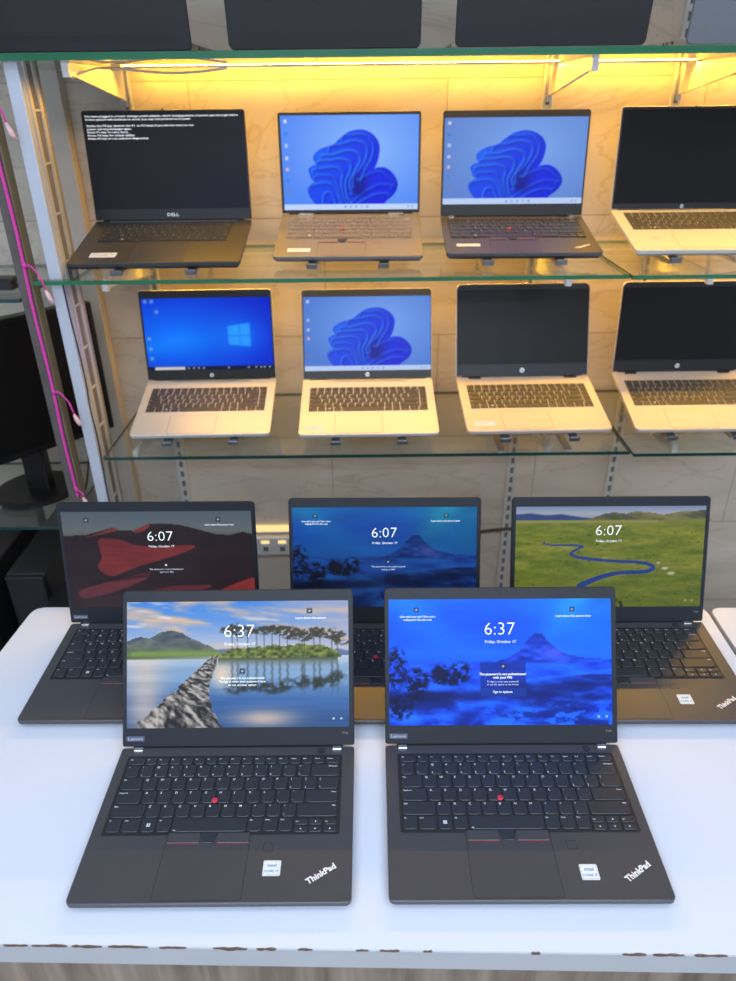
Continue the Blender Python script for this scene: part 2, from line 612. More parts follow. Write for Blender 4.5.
def paint_aurora(u, v, bright=1., deep=(8, 48, 205)):
    img = ramp(v, [(0, (16, 88, 205)), (.2, (10, 72, 215)), (.42, (18, 85, 225)), (.5, (14, 62, 205)), (.75, (8, 40, 170)), (1, (12, 45, 190))])
    a = np.exp(-((u - .77 + (v - .2) * .35) / .07) ** 2) * np.clip(1 - v / .45, 0, 1)
    img = mixc(img, (60, 170, 245), a * .75)
    a = np.exp(-((u - .05 - v * .6) / .12) ** 2) * np.clip(1 - v / .5, 0, 1)
    img = mixc(img, (25, 130, 215), a * .6)
    img = mixc(img, (30, 120, 190), np.clip(1 - np.hypot(u - 1, v * .7) * 2.2, 0, .5))
    n = vnoise(u * 6 + v * 3, v * 9, 41, 4)
    img = img * (.88 + .24 * n[..., None])
    img = mixc(img, (40, 112, 240), np.exp(-((v - .47) / .07) ** 2) * .45)
    # mountain
    r = profile(u, [(.46, .52), (.54, .46), (.585, .415), (.61, .365), (.63, .315), (.645, .29), (.66, .275), (.69, .28), (.705, .315), (.73, .36), (.76, .405), (.80, .44), (.88, .47), (1, .48)]) + (vnoise(u * 50, v * 0 + 1, 42, 2) - .5) * .012
    sh = vnoise(u * 18, v * 34, 43, 3)
    mtn = mixc((8, 36, 140), (46, 80, 220), sh * 1.9 - .45)
    mtn = mixc(mtn, (104, 88, 214), np.exp(-((u - .74) / .06) ** 2 - ((v - .43) / .06) ** 2) * .75)
    mtn = mixc(mtn, (12, 40, 140), np.clip((.36 - v) * 14, 0, .8))
    img = np.where(((v > r) & (v < .56))[..., None], mtn, img)
    # snowy plain, dark lake and bushes
    pl = vnoise(u * 10 - v * 4, v * 17, 44, 5)
    plain = mixc((6, 30, 140), (44, 104, 245), pl * 2.2 - .55)
    plain = mixc(plain, (30, 84, 238), np.exp(-((v - .60) / .09) ** 2) * (.35 + .5 * vnoise(u * 14, v * 20, 47, 3)))
    plain = mixc(plain, (6, 22, 92), np.clip((vnoise(u * 5 + 2, v * 12, 45, 3) - .46) * 4, 0, .75) * (v > .60))
    plain = mixc(plain, (52, 112, 245), soft(np.abs(v - (.665 - .22 * (u - .55))) - .010, .02) * (u > .55) * .6)
    hz = .498 + (vnoise(u * 9, v * 0 + 4, 48, 3) - .5) * .03
    img = img * (1 - np.clip((v - hz) / .02, 0, 1))[..., None] + plain * np.clip((v - hz) / .02, 0, 1)[..., None]
    img = over(img, (6, 18, 70), np.exp(-((v - (.79 - .06 * u)) / .048) ** 2) * np.clip(1.25 - u * 1.5, 0, 1) * .95)
    img = over(img, (6, 20, 80), np.exp(-((v - (.70 - .07 * (u - .6))) / .03) ** 2) * (u > .5) * .7)
    sn = vnoise(u * 22, v * 26, 46, 4)
    img = over(img, (35, 100, 248), np.clip((sn - .45) * 6, 0, .9) * np.clip((v - .78 - .06 * (u < .4)) * 8, 0, 1) * np.clip((u - .05) * 4, 0, 1))
    img = over(img, (7, 28, 120), np.exp(-((u - .33 - (1 - v) * .35) / .07) ** 2) * np.clip((v - .84) * 12, 0, .9))
    for (bx, by, bw, bh, sd) in ((.035, .55, .05, .17, 1), (.13, .64, .055, .10, 2), (.23, .60, .045, .085, 3), (.32, .58, .05, .085, 4), (.28, .63, .08, .06, 5), (.12, .72, .05, .10, 6), (.05, .86, .06, .10, 7)):
        b = np.hypot((u - bx) / bw, (v - by) / bh)
        q = vnoise(u * 60, v * 42, 50 + sd, 3)
        img = over(img, (5, 12, 46), np.clip((1.15 - b) * 2.4, 0, 1) * np.clip((q - .36) * 6, 0, .95))
    return img * bright


def paint_dunes(u, v):
    img = ramp(v, [(0, (92, 94, 106)), (.10, (100, 100, 110)), (.2, (112, 106, 106)), (.26, (96, 84, 84))])
    n = vnoise(u * 9, v * 14, 70, 3)
    body = mixc((40, 26, 32), (52, 34, 38), n)
    rid = profile(u, [(0, .245), (.12, .235), (.2, .195), (.265, .16), (.3, .19), (.38, .195), (.45, .13), (.52, .12), (.62, .135), (.7, .175), (.8, .23), (.88, .245), (.95, .21), (1, .235)])
    img = np.where((v > rid)[..., None], body, img)
    red = (128, 44, 46)
    for P, col in (([(.115, .265), (.2, .21), (.265, .165), (.29, .19), (.24, .215), (.17, .24)], (132, 54, 52)),
                   ([(.37, .2), (.45, .135), (.462, .15), (.43, .195), (.40, .215)], (132, 50, 48)),
                   ([(.185, .285), (.23, .275), (.3, .285), (.36, .33), (.46, .36), (.58, .35), (.68, .345), (.69, .37), (.62, .43), (.5, .50), (.4, .555), (.3, .62), (.24, .665), (.19, .63), (.165, .56), (.19, .47), (.185, .38)], red),
                   ([(.05, .82), (.14, .76), (.26, .70), (.38, .645), (.45, .64), (.4, .71), (.28, .80), (.16, .87), (.08, .90), (.05, .88)], (112, 46, 52)),
                   ([(.44, .83), (.55, .775), (.68, .765), (.77, .77), (.70, .82), (.56, .86)], (104, 40, 46)),
                   ([(.8, .84), (.9, .745), (1.01, .69), (1.01, .84), (.9, .87)], (142, 46, 46))):
        s = sdf(u, v, smooth_poly(P, 5))
        c = np.asarray(col, float) * (.86 + .3 * vnoise(u * 8 + v * 4, v * 22 - u * 6, 71, 3))[..., None]
        m = soft(s, .010)[..., None]
        img = img * (1 - m) + c * m
    img = mixc(img, (80, 52, 60), np.exp(-((v - 1.0) / .2) ** 2) * .5 * np.exp(-((u - .2) / .25) ** 2))
    img = mixc(img, (30, 14, 20), soft(np.abs(v - (.655 + .17 * (.45 - u) * 1.3)) - .012, .03) * (u < .45) * (u > .12) * .7)
    return img


def paint_steppe(u, v):
    img = ramp(v, [(0, (120, 158, 215)), (.07, (165, 190, 225)), (.12, (150, 170, 200))])
    r1 = profile(u, [(0, .075), (.08, .065), (.16, .085), (.24, .075), (.34, .105), (.42, .12), (1, .13)])
    img = over(img, (52, 82, 150), soft(r1 - v, .012))
    r2 = profile(u, [(.34, .14), (.42, .105), (.47, .07), (.52, .06), (.58, .075), (.63, .05), (.7, .06), (.78, .085), (.86, .055), (.94, .05), (1, .04)])
    h = vnoise(u * 14 - v * 20, v * 22, 80, 3)
    hill = mixc((66, 84, 70), (150, 158, 108), h * 1.5 - .3)
    img = np.where(((v > r2) & (u > .34))[..., None], hill, img)
    g = vnoise(u * 6, v * 22, 81, 4)
    g2 = vnoise(u * 40, v * 60, 82, 3)
    gr = mixc((86, 118, 40), (140, 158, 66), g * 1.5 - .25)
    gr = gr * (.86 + .28 * g2[..., None])
    gr = mixc(gr, (78, 104, 36), np.clip((v - .5) * 1.1, 0, .55))
    gr = mixc(gr, (120, 140, 84), np.clip((.22 - v) * 9, 0, .8))
    img = np.where((v > .135)[..., None], gr, img)
    img = over(img, (170, 178, 118), soft(np.abs(v - .15) - .008, .02) * (u < .75) * .7)
    for P, w0, w1 in (([(.155, .345), (.15, .365), (.20, .38), (.27, .38), (.335, .385), (.36, .395), (.33, .42), (.305, .445), (.295, .47), (.33, .50), (.40, .52), (.48, .535)], .006, .016),
                      ([(.48, .535), (.56, .545), (.64, .55), (.70, .565), (.735, .59), (.74, .62), (.71, .645), (.65, .655), (.58, .655)], .014, .022),
                      ([(.58, .655), (.52, .67), (.46, .70), (.40, .745), (.35, .79)], .018, .03)):
        Q = []
        P = np.array(P)
        for i in range(len(P) - 1):
            for t in np.linspace(0, 1, 4, endpoint=False):
                Q.append(P[i] * (1 - t) + P[i + 1] * t)
        Q.append(P[-1])
        d, t = seg_dist(u, v, Q)
        w = (w0 + (w1 - w0) * t)
        img = over(img, (150, 156, 105), soft(d - w - .006, .01) * .6)
        img = over(img, mixc((52, 96, 178), (26, 52, 132), vnoise(u * 30, v * 30, 83, 2)), soft(d - w, .008)) if False else over(img, (34, 72, 158), soft(d - w, .008))
    for (x, y, rx, ry) in ((.80, .615, .022, .018), (.835, .665, .024, .018), (.765, .56, .012, .012)):
        img = over(img, (196, 208, 214), np.clip((1 - np.hypot((u - x) / rx, (v - y) / ry)) * 2.5, 0, .9))
    d, _ = seg_dist(u, v, [(.52, .90), (.55, .93), (.575, .96), (.58, 1.0)])
    img = over(img, (30, 34, 30), soft(d - .012, .012) * (vnoise(u * 40, v * 40, 84, 2) > .35))
    q = vnoise(u * 50, v * 70, 85, 2)
    img = over(img, (40, 58, 26), np.clip((q - .80) * 12, 0, .7) * (v > .25))
    return img


def paint_swirl(u, v, bg0, bg1, k=1.):
    """a blue folded ribbon on a pale ground: a plain abstract wallpaper"""
    img = mixc(bg0, bg1, np.hypot((u - .6) * 1.2, v - .35) * 1.3)
    base, hi, dk = np.array((6, 30, 225.)) * k, np.array((30, 122, 255.)) * min(1, k), np.array((4, 8, 120.)) * k
    petals = [
        [(.24, .49), (.23, .42), (.28, .35), (.36, .31), (.44, .27), (.52, .34), (.50, .50), (.34, .54), (.27, .53)],
        [(.20, .62), (.195, .55), (.26, .50), (.36, .46), (.48, .42), (.56, .50), (.50, .70), (.38, .74), (.27, .70), (.22, .68)],
        [(.64, .60), (.69, .55), (.76, .55), (.82, .62), (.85, .72), (.83, .82), (.77, .90), (.72, .945), (.50, .945), (.48, .84), (.50, .74), (.57, .66)],
        [(.38, .32), (.46, .20), (.53, .155), (.61, .155), (.68, .215), (.715, .31), (.71, .43), (.68, .55), (.62, .66), (.54, .80), (.46, .82), (.40, .66), (.38, .46)],
        [(.27, .50), (.36, .40), (.45, .36), (.53, .40), (.55, .50), (.52, .61), (.50, .72), (.53, .82), (.56, .945), (.36, .945), (.34, .78), (.36, .62), (.30, .56)],
        [(.18, .80), (.19, .74), (.26, .68), (.35, .68), (.44, .73), (.47, .82), (.48, .945), (.26, .945), (.21, .89)],
    ]
    un = np.full(u.shape, 9.)
    for P in petals:
        un = np.minimum(un, sdf(u, v, smooth_poly(P, 6)))
    body = mixc(hi * .55 + base * .45, base, np.clip((u - .2) * 1.6 + (v - .5) * .5, 0, 1))
    body = mixc(body, dk, np.exp(-((u - .56) / .07) ** 2 - ((v - .70) / .10) ** 2) * .75)
    body = mixc(body, hi, np.exp(-((u - .27) / .07) ** 2 - ((v - .40) / .09) ** 2) * .35)
    m = soft(un, .012)[..., None]
    img = img * (1 - m) + body * m
    strokes = [
        ([(.44, .25), (.52, .20), (.61, .20), (.665, .29), (.66, .42), (.61, .55), (.55, .67)], .75),
        ([(.34, .36), (.44, .29), (.54, .26), (.615, .31), (.62, .41), (.58, .53), (.52, .64), (.50, .76)], .9),
        ([(.28, .45), (.38, .40), (.48, .36), (.555, .39), (.57, .47), (.53, .58), (.49, .70), (.50, .82)], 1.),
        ([(.25, .52), (.36, .46), (.45, .45), (.50, .50), (.49, .60), (.46, .70), (.47, .84), (.50, .94)], 1.),
        ([(.22, .60), (.32, .54), (.40, .54), (.44, .60), (.43, .70), (.44, .82), (.46, .94)], .9),
        ([(.23, .66), (.31, .62), (.37, .64), (.40, .72), (.42, .82), (.43, .94)], .7),
        ([(.19, .77), (.26, .71), (.34, .71), (.39, .77), (.41, .86), (.41, .94)], .9),
        ([(.30, .94), (.29, .86), (.32, .80), (.36, .83), (.38, .94)], .9),
        ([(.51, .93), (.57, .84), (.65, .76), (.73, .72), (.80, .76)], .6),
        ([(.55, .94), (.63, .86), (.71, .82), (.78, .84)], .7),
        ([(.58, .68), (.64, .61), (.71, .585), (.78, .64), (.82, .73)], .5),
    ]
    for P, lum in strokes:
        Q = [tuple(q) for q in smooth_poly(P, 5)[: (len(P) - 1) * 5 + 1]]
        Q = [p for p in Q]
        d, tt = seg_dist(u, v, Q)
        ins = soft(un + .004, .012)
        img = over(img, hi, np.exp(-(d / .016) ** 2) * lum * .85 * ins)
        d2, _ = seg_dist(u - .012, v - .018, Q)
        img = over(img, dk, np.exp(-(d2 / .015) ** 2) * .30 * ins)
    img = over(img, dk * .8, np.exp(-((u - .56) / .05) ** 2 - ((v - .80) / .05) ** 2) * .6)
    bar = np.array((190, 212, 250.)) * k
    img = np.where((v > .935)[..., None], bar, img)
    for x, c in ((.46, (40, 110, 230)), (.50, (90, 130, 220)), (.54, (60, 130, 220)), (.58, (150, 150, 200)), (.62, (60, 120, 200)), (.93, (120, 140, 190)), (.96, (120, 140, 190))):
        img = over(img, np.array(c) * k, soft(np.maximum(np.abs(u - x) * 1.6, np.abs(v - .967)) - .010, .01) * .8)
    for i, (y, c) in enumerate(((.06, (235, 235, 240)), (.19, (30, 130, 225)), (.31, (190, 215, 245)), (.44, (225, 215, 225)), (.56, (235, 190, 190)), (.68, (40, 140, 210)), (.80, (120, 130, 140)))):
        img = over(img, np.array(c) * k, soft(np.maximum(np.abs(u - .035) * 1.7, np.abs(v - y)) - .018, .012) * .85)
    return img


def paint_window(u, v):
    img = mixc((0, 118, 255), (0, 22, 190), np.clip(np.hypot((u - .25) * .9, v - .55) * 1.1, 0, 1))
    img = mixc(img, (0, 150, 255), np.exp(-((v - .5 + (u - .76) * .25) / .14) ** 2) * np.clip(.8 - u, 0, .8) * .5)
    img = mixc(img, (10, 120, 255), np.exp(-((u - .75) / .16) ** 2 - ((v - .52) / .22) ** 2) * .7)
    for x0, x1 in ((.655, .745), (.75, .83)):
        for (a0, a1) in ((-.16, -.005), (.005, .14)):
            k = (u - .655) / .175
            up = .525 + a0 * (.85 + .25 * k) if a0 < -.01 else .525 + a0
            dn = .525 + a1 if a1 < .01 else .525 + a1 * (.85 + .25 * k)
            img = over(img, (45, 165, 255), soft(np.maximum(np.maximum(x0 - u, u - x1) * 1.7, np.maximum(up - v, v - dn)), .02) * .8)
    img = np.where((v > .945)[..., None], np.array((12, 20, 48.)), img)
    img = over(img, (205, 205, 205), soft(np.maximum(np.maximum(.05 - u, u - .29) * 1.7, np.abs(v - .972) - .020), .01))
    for x in (.32, .36, .40, .44, .64, .80, .86, .90, .93, .97):
        img = over(img, (190, 200, 215), soft(np.maximum(np.abs(u - x) * 1.7, np.abs(v - .972)) - .012, .012) * .8)
    for x, y in ((.03, .04), (.08, .04), (.11, .18), (.03, .55), (.035, .69), (.035, .83)):
        img = over(img, (150, 175, 205), soft(np.maximum(np.abs(u - x) * 1.7, np.abs(v - y)) - .022, .02) * .7)
    return img


def screen_obj(name, parent, x0, x1, l0, l1, z, painter, mat_, texts=(), nx=224):
    """a lit panel: a fine grid that carries one colour per point, plus lettering"""
    asp = (x1 - x0) / (l1 - l0)
    ny = int(nx / asp)
    u, v = grid_uv(nx, ny)
    img = np.clip(painter(u, v), 0, 255) / 255.
    img = np.where(img <= .04045, img / 12.92, ((img + .055) / 1.055) ** 2.4)
    X = x0 + u * (x1 - x0)
    Y = l1 - v * (l1 - l0)
    co = np.stack([X, Y, np.full_like(X, z)], -1).reshape(-1, 3)
    idx = np.arange(nx * ny).reshape(ny, nx)
    fa = np.stack([idx[1:, :-1], idx[1:, 1:], idx[:-1, 1:], idx[:-1, :-1]], -1).reshape(-1, 4)
    b = MB()
    b.v = [tuple(p) for p in co.tolist()]
    b.f = [tuple(p) for p in fa.tolist()]
    b.m = [0] * len(b.f)
    W, H = x1 - x0, l1 - l0
    for t in texts:                        # (string, u centre, v baseline, height as share of H, material slot, align, bold)
        s, tu, tv, th, mi, al, bo = t[:7]
        sz = th * H / .72
        sx = t[7] * W / (text_geo(s, bo)[2] * sz) if len(t) > 7 else 1.
        b.text(s, sz, x0 + tu * W, l1 - tv * H, z + .0003, mi, 0, al, bold=bo, sx=sx)
    o = b.build(name, [mat_, M['led_white'], M['led_dim'], M['panel_blue'], M['icon_dark']], parent)
    me = o.data
    at = me.color_attributes.new('pixels', 'FLOAT_COLOR', 'POINT')
    col = np.zeros((len(me.vertices), 4), np.float32)
    col[:nx * ny, :3] = img.reshape(-1, 3)
    col[:, 3] = 1
    at.data.foreach_set('color', col.ravel())
    return o


M['switch_glow'] = emit('switch_glow', (1., .72, .30), 1.1)
M['lamp_glow'] = emit('lamp_glow', (1., .72, .30), 1.0)
M['panel_blue'] = emit('lock_panel_blue', (.010, .055, .42), .8)
M['icon_dark'] = emit('dark_icon', (.02, .025, .04), .5)
M['scr'] = screen_mat('lit_panel', 1.0, .36, .14)
M['scr_mid'] = screen_mat('lit_panel_dimmer', .95, .36, .14)
M['off_matte'] = plain_screen_mat('dark_matte_panel', (.015, .014, .0135), .38, .2)
M['off_gloss'] = plain_screen_mat('dark_gloss_panel', (.010, .0088, .0085), .24, .22)


# ------------------------------------------------------------------ keyboards
def row(keys):
    return keys


TP_ROWS = [
    (.62, [(1.2, 'Esc')] + [(.85, 'F%d' % i) for i in range(1, 13)] + [(.85, 'Home'), (.85, 'End'), (.85, 'Insert'), (1.05, 'Delete')]),
    (1, [(1, '~\n`'), (1, '!\n1'), (1, '@\n2'), (1, '#\n3'), (1, '$\n4'), (1, '%\n5'), (1, '^\n6'), (1, '&\n7'), (1, '*\n8'), (1, '(\n9'), (1, ')\n0'), (1, '_\n-'), (1, '+\n='), (2, '>Backspace')]),
    (1, [(1.5, 'Tab')] + [(1, c) for c in 'QWERTYUIOP'] + [(1, '{\n['), (1, '}\n]'), (1.5, '|\n\\')]),
    (1, [(1.75, 'CapsLock')] + [(1, c) for c in 'ASDFGHJKL'] + [(1, ':\n;'), (1, '"\n\''), (2.25, '>Enter')]),
    (1, [(2.25, 'Shift')] + [(1, c) for c in 'ZXCVBNM'] + [(1, '<\n,'), (1, '>\n.'), (1, '?\n/'), (2.75, '>Shift')]),
    (1, [(1, 'Fn'), (1.25, 'Ctrl'), (1, 'WIN'), (1, 'Alt'), (4.9, '_SPACE'), (1, 'Alt'), (1, 'PrtSc'), (1, 'Ctrl'), (.95, 'ARR')]),
]
HP_ROWS = [
    (.72, [(1.0, 'esc')] + [(.93, 'f%d' % i) for i in range(1, 13)] + [(.93, 'prt'), (.93, 'del'), (1.07, 'end')]),
    (1, [(1, '`')] + [(1, c) for c in '1234567890-='] + [(2, '>back')] + [(1, 'hm')]),
    (1, [(1.5, 'tab')] + [(1, c) for c in 'QWERTYUIOP[]'] + [(1.5, '\\')] + [(1, 'pu')]),
    (1, [(1.75, 'caps')] + [(1, c) for c in "ASDFGHJKL;'"] + [(2.25, '>enter')] + [(1, 'pd')]),
    (1, [(2.25, 'shift')] + [(1, c) for c in 'ZXCVBNM,./'] + [(2.75, '>shift')] + [(1, 'en')]),
    (1, [(1.15, 'ctrl'), (1, 'fn'), (1, 'WIN'), (1, 'alt'), (5.35, '_SPACE'), (1, 'alt'), (1, 'ctrl'), (1.15, 'ARR')]),
]
_keymesh = {}


def key_mesh(kind, w, h, legend, mats, round_bottom):
    k = (kind, round(w, 5), round(h, 5), legend)
    if k in _keymesh:
        return _keymesh[k]
    b = MB()
    g = .0009
    r, rb = (.0012, .0042) if round_bottom else (.0011, .0011)
    rb = min(rb, h * .3)
    b.prism(rrect(-w / 2 + g, w / 2 - g, -h / 2 + g, h / 2 - g, min(r, h * .2), 2, rb), 0, .0016, .0005, 0)
    z = .00172
    x0, x1, y1, y0 = -w / 2 + .0034, w / 2 - .0034, h / 2 - .0028, -h / 2 + .003
    ls = .0046 if h > .012 else .0030
    if legend == 'WIN':
        for ax in (-1, 1):
            for ay in (-1, 1):
                b.box(*sorted((ax * .0003, ax * .0023)), *sorted((ay * .0003, ay * .0023)), z - .0002, z, 1)
    elif legend == '_SPACE':
        b.box(x0, x0 + .003, y0 - .0005, y0 + .0003, z - .0002, z, 1)
    elif legend in ('UP', 'DOWN', 'LEFT', 'RIGHT'):
        a = {'UP': 0, 'LEFT': PI / 2, 'DOWN': PI, 'RIGHT': -PI / 2}[legend]
        b.add([(-.0012, -.0008, z), (.0012, -.0008, z), (0, .0012, z)], [(0, 1, 2)], 1, Matrix.Rotation(a, 4, 'Z'))
    elif '\n' in legend:
        t, c = legend.split('\n')
        b.text(t, ls * .85, x0, y1 - ls * .55, z, 1, bold=.01)
        b.text(c, ls * .85, x0, y0 - .0006, z, 1, bold=.01)
    elif len(legend) == 1:
        b.text(legend, ls, x0, y1 - ls * .62, z, 1, bold=.012)
    elif legend.startswith('>'):
        b.text(legend[1:], ls * .62, x1, y1 - ls * .5, z, 1, align='RIGHT', bold=.01)
    elif legend:
        b.text(legend, min(ls * .62, (x1 - x0 + .003) / max(len(legend), 1) * 1.7), x0 - .0008, y1 - ls * .5 if h > .012 else -ls * .25, z, 1, bold=.01)
    o = b.build('key', mats, link=False)
    _keymesh[k] = o.data
    bpy.data.objects.remove(o)
    return _keymesh[k]


def keyboard(parent, kind, rows, x0, x1, ytop, ybot, z, plate_mat, key_mats, round_bottom, plate=True, units=15., well=.0035):
    """plate with one mesh per key; x0..x1 and ytop..ybot bound the keys"""
    b = MB()
    b.prism(rrect(x0 - well, x1 + well, ybot - well, ytop + well, .002, 3), z + .0001, z + .0006, 0, 0)
    kb = b.build('keyboard', plate_mat, parent)
    un = (x1 - x0) / units
    hsum = sum(r[0] for r in rows)
    rh = (ytop - ybot) / hsum
    y = ytop
    zz = z + .0006

    def put(w, h, cx, cy, leg):
        o = bpy.data.objects.new('key', key_mesh(kind, w, h, leg, key_mats, round_bottom))
        C.objects.link(o)
        o.parent = kb
        o.location = (cx, cy, zz)
    for hh, keys in rows:
        h = hh * rh
        tot = sum(k[0] * (3 if k[1] == 'ARR' else 1) for k in keys)
        sc = (x1 - x0) / tot
        x = x0
        for w, leg in keys:
            if leg == 'ARR':
                n3 = (('PgUp', 'UP', 'PgDn'), ('LEFT', 'DOWN', 'RIGHT'))
                for rr in range(2):
                    for cc in range(3):
                        put(w * sc, h * .5, x + (cc + .5) * w * sc, y - (rr + .5) * h * .5 - (.0015 if kind == 'tp' else 0), n3[rr][cc])
                x += 3 * w * sc
            else:
                put(w * sc, h, x + w * sc / 2, y - h / 2, leg)
                x += w * sc
        y -= h
    return kb


# ------------------------------------------------------------------ laptops
def to_local(y, D):                # distance in front of the hinge line -> local y of the base
    return D / 2 - y


def laptop(name, pos, yaw, bp, t, W, D, L, sp, label, group, cat='laptop'):
    """pos: middle of the hinge line on top of the base (camera-relative fit, z from the eye)"""
    h = sp.get('h', .015)
    foot = .002
    yaw, bp, t = R(yaw), R(bp), R(t)
    Rm = Euler((bp, 0, yaw), 'XYZ').to_matrix()
    loc = Vector((pos[0], pos[1], pos[2] + CAMZ)) + Rm @ Vector((0, -D / 2, -h - foot))
    root = empty(name, loc, (bp, 0, yaw), label, cat, group)
    rc = sp.get('rc', .006)
    # base slab, its top at z = h + foot
    z1 = h + foot
    b = MB()
    b.prism(rrect(-W / 2, W / 2, -D / 2, D / 2, .004, 4, rc), foot, z1, .0010, 0, bot_bev=sp.get('belly', .0085))
    if sp.get('ports'):
        for sx in (-1, 1):
            for k, (py, pw) in enumerate(((.055, .012), (.03, .008), (.01, .008))):
                x = sx * W / 2
                b.box(min(x, x + sx * .0003), max(x, x + sx * .0003), py, py + pw, foot + .005, foot + .010, 1)
    b.box(-W * .45, W * .45, D / 2 - .0012, D / 2 + .0055, z1 - .010, z1 + .0016, 2)
    b.build('base', [M[sp['shell']], M['slot'], M[sp['bezel']]], root)
    f = MB()
    for fx in (-1, 1):
        f = MB()
        f.prism(rrect(fx * W * .38 - .02, fx * W * .38 + .02, -D / 2 + .012, -D / 2 + .020, .003), 0, foot + .004)
        f.build('rubber_foot', M['rubber'], root)
        f = MB()
        f.prism(rrect(fx * W * .30 - .03, fx * W * .30 + .03, D / 2 - .022, D / 2 - .012, .003), 0, foot + .004)
        f.build('rubber_foot', M['rubber'], root)
    # lid
    lid_t = sp.get('lid_t', .006)
    lr = sp.get('lid_r', .006)
    b = MB()
    b.prism(rrect(-W / 2, W / 2, .0015 - sp.get('drop', 0), L, lr, 5, sp.get('lid_rb', .003)), -lid_t, 0, .0005, 0, bot_bev=.0015)
    if sp.get('lid_bar'):
        b.prism(rrect(-W * .42, W * .42, .004, .013, .003), -lid_t - .0006, -lid_t + .0004, 0, 1)
    lid = b.build('lid', [M[sp['lid']], M['black_plastic']], root, (0, D / 2 + (.006 if sp.get('drop') else 0), z1), (PI / 2 - t, 0, 0))
    sx0, sx1, sl0, sl1 = sp['screen']
    e = sp.get('rim', .0012)
    b = MB()
    b.frame(rrect(-W / 2 + e, W / 2 - e, .0022, L - e, max(lr - e, .001), 5, .002), rrect(sx0, sx1, sl0, sl1, .0008, 5), .0001, .0011, 0)
    b.build('bezel', M[sp['bezel']], lid)
    if sp.get('paint'):
        screen_obj('screen', lid, sx0, sx1, sl0, sl1, .0005, sp['paint'], M[sp.get('smat', 'scr')], sp.get('texts', ()), sp.get('nx', 200))
    elif sp.get('off'):
        b = MB()
        b.box(sx0, sx1, sl0, sl1, .0002, .0006)
        b.build('screen', M[sp['off']], lid)
    b = MB()
    b.cyl((sp.get('camx', 0), (sl1 + L) / 2 + .0005), .0016, .0010, .0014, 14, 0)
    b.cyl((sp.get('camx', 0), (sl1 + L) / 2 + .0005), .0032, .0008, .00125, 14, 1)
    b.build('webcam', [M['lens'], M['black_plastic']], lid)
    if sp.get('lid_badge'):
        b = MB()
        b.prism(rrect(-W / 2 + .006, -W / 2 + .0315, .0095, .0165, .0008, 2), .0010, .0016, 0, 0)
        b.text('Lenovo', .0062, -W / 2 + .0188, .0110, .0018, 1, align='CENTER', bold=.015, sx=1.15)
        b.build('lid_badge', [M['badge'], M['badge_text']], lid)
        b = MB()
        b.text('T14s', .0042, W / 2 - .013, .0175, .0013, 0, align='CENTER')
        b.build('model_mark', M['grey_print'], lid)
    if sp.get('lid_word'):
        b = MB()
        b.text(sp['lid_word'], .0092, 0, .0095, .0014, 0, align='CENTER', bold=.03, sx=1.35)
        b.build('lid_wordmark', M['logo_silver'], lid)
    if sp.get('lid_disc'):
        b = MB()
        yc, r_ = sp['lid_disc']
        b.cyl((0, yc), r_, .0010, .0015, 28, 0)
        b.text('hp', r_ * 1.55, 0, yc - r_ * .38, .0017, 1, align='CENTER', bold=.01, rot=0)
        b.build('lid_emblem', [M['logo_silver'], M['black_plastic']], lid)
    # hinges
    for fx in (-1, 1):
        b = MB()
        hx, hw, hd, hh = sp.get('hinge', (.138, .014, .006, .003))
        b.prism(rrect(fx * hx - hw / 2, fx * hx + hw / 2, D / 2 - hd - .0025, D / 2 - .0015, .0012, 3), z1 - .001, z1 + hh, .0008, 0)
        b.build('hinge', M[sp.get('hinge_mat', 'chrome')], root)
    if sp.get('plain'):
        return root
    # deck parts
    k = sp['kb']
    keyboard(root, k['kind'], k['rows'], k['x'][0], k['x'][1], D / 2 - k['y'][0], D / 2 - k['y'][1], z1, M[k['plate']], [M[m] for m in k['mats']], k.get('round', False), units=k.get('units', 15.), well=k.get('well', .0035))
    p = sp['pad']
    b = MB()
    o = rrect(p[0] - .0007, p[1] + .0007, D / 2 - p[3] - .0007, D / 2 - p[2] + .0007, .0035, 3)
    b.prism(o, z1 - .0002, z1 + .00008, 0, 1)
    b.prism(rrect(p[0], p[1], D / 2 - p[3], D / 2 - p[2], .003, 3), z1, z1 + .00022, 0, 0)
    tp_ = b.build('trackpad', [M[sp.get('pad_mat', 'pad')], M['gap_and_shadow']], root)
    if sp.get('tp_buttons'):
        y0, y1 = D / 2 - .1515, D / 2 - .1365
        for (xa, xb, nm) in ((p[0] + .001, p[0] + .041, 'left'), (p[1] - .041, p[1] - .001, 'right')):
            b = MB()
            b.prism(rrect(xa, xb, y0 + .001, y1, .001, 2), z1 + .0002, z1 + .0016, .0005, 0)
            b.box(xa + .001, xb - .001, y0 - .0002, y0 + .0009, z1 + .0002, z1 + .0010, 1)
            b.build('trackpad_button', [M['tp_shell'] if sp['shell'] == 'tp_shell' else M[sp['shell']], M['redline']], tp_)
        xm = (p[0] + p[1]) / 2
        b = MB()
        b.prism([(xm - .0105, y1 + .0005), (xm - .0065, y0 + .001), (xm + .0065, y0 + .001), (xm + .0105, y1 + .0005)], z1 + .0002, z1 + .0020, .0005, 0)
        b.build('trackpad_button', M['key_black'], tp_)
    if sp.get('stick'):
        b = MB()
        sxx, syy = -.0163, D / 2 - .0912
        zk = z1 + .0010
        b.cyl((sxx, syy), .0026, zk, zk + .0016, 18, 0)
        b.cyl((sxx, syy), .0026, zk + .0016, zk + .0026, 18, 0, .0040)
        b.cyl((sxx, syy), .0040, zk + .0026, zk + .0036, 18, 0, .0042)
        b.cyl((sxx, syy), .0042, zk + .0036, zk + .0046, 18, 0, .0028)
        b.build('pointing_stick', M['red'], root, smooth=False)
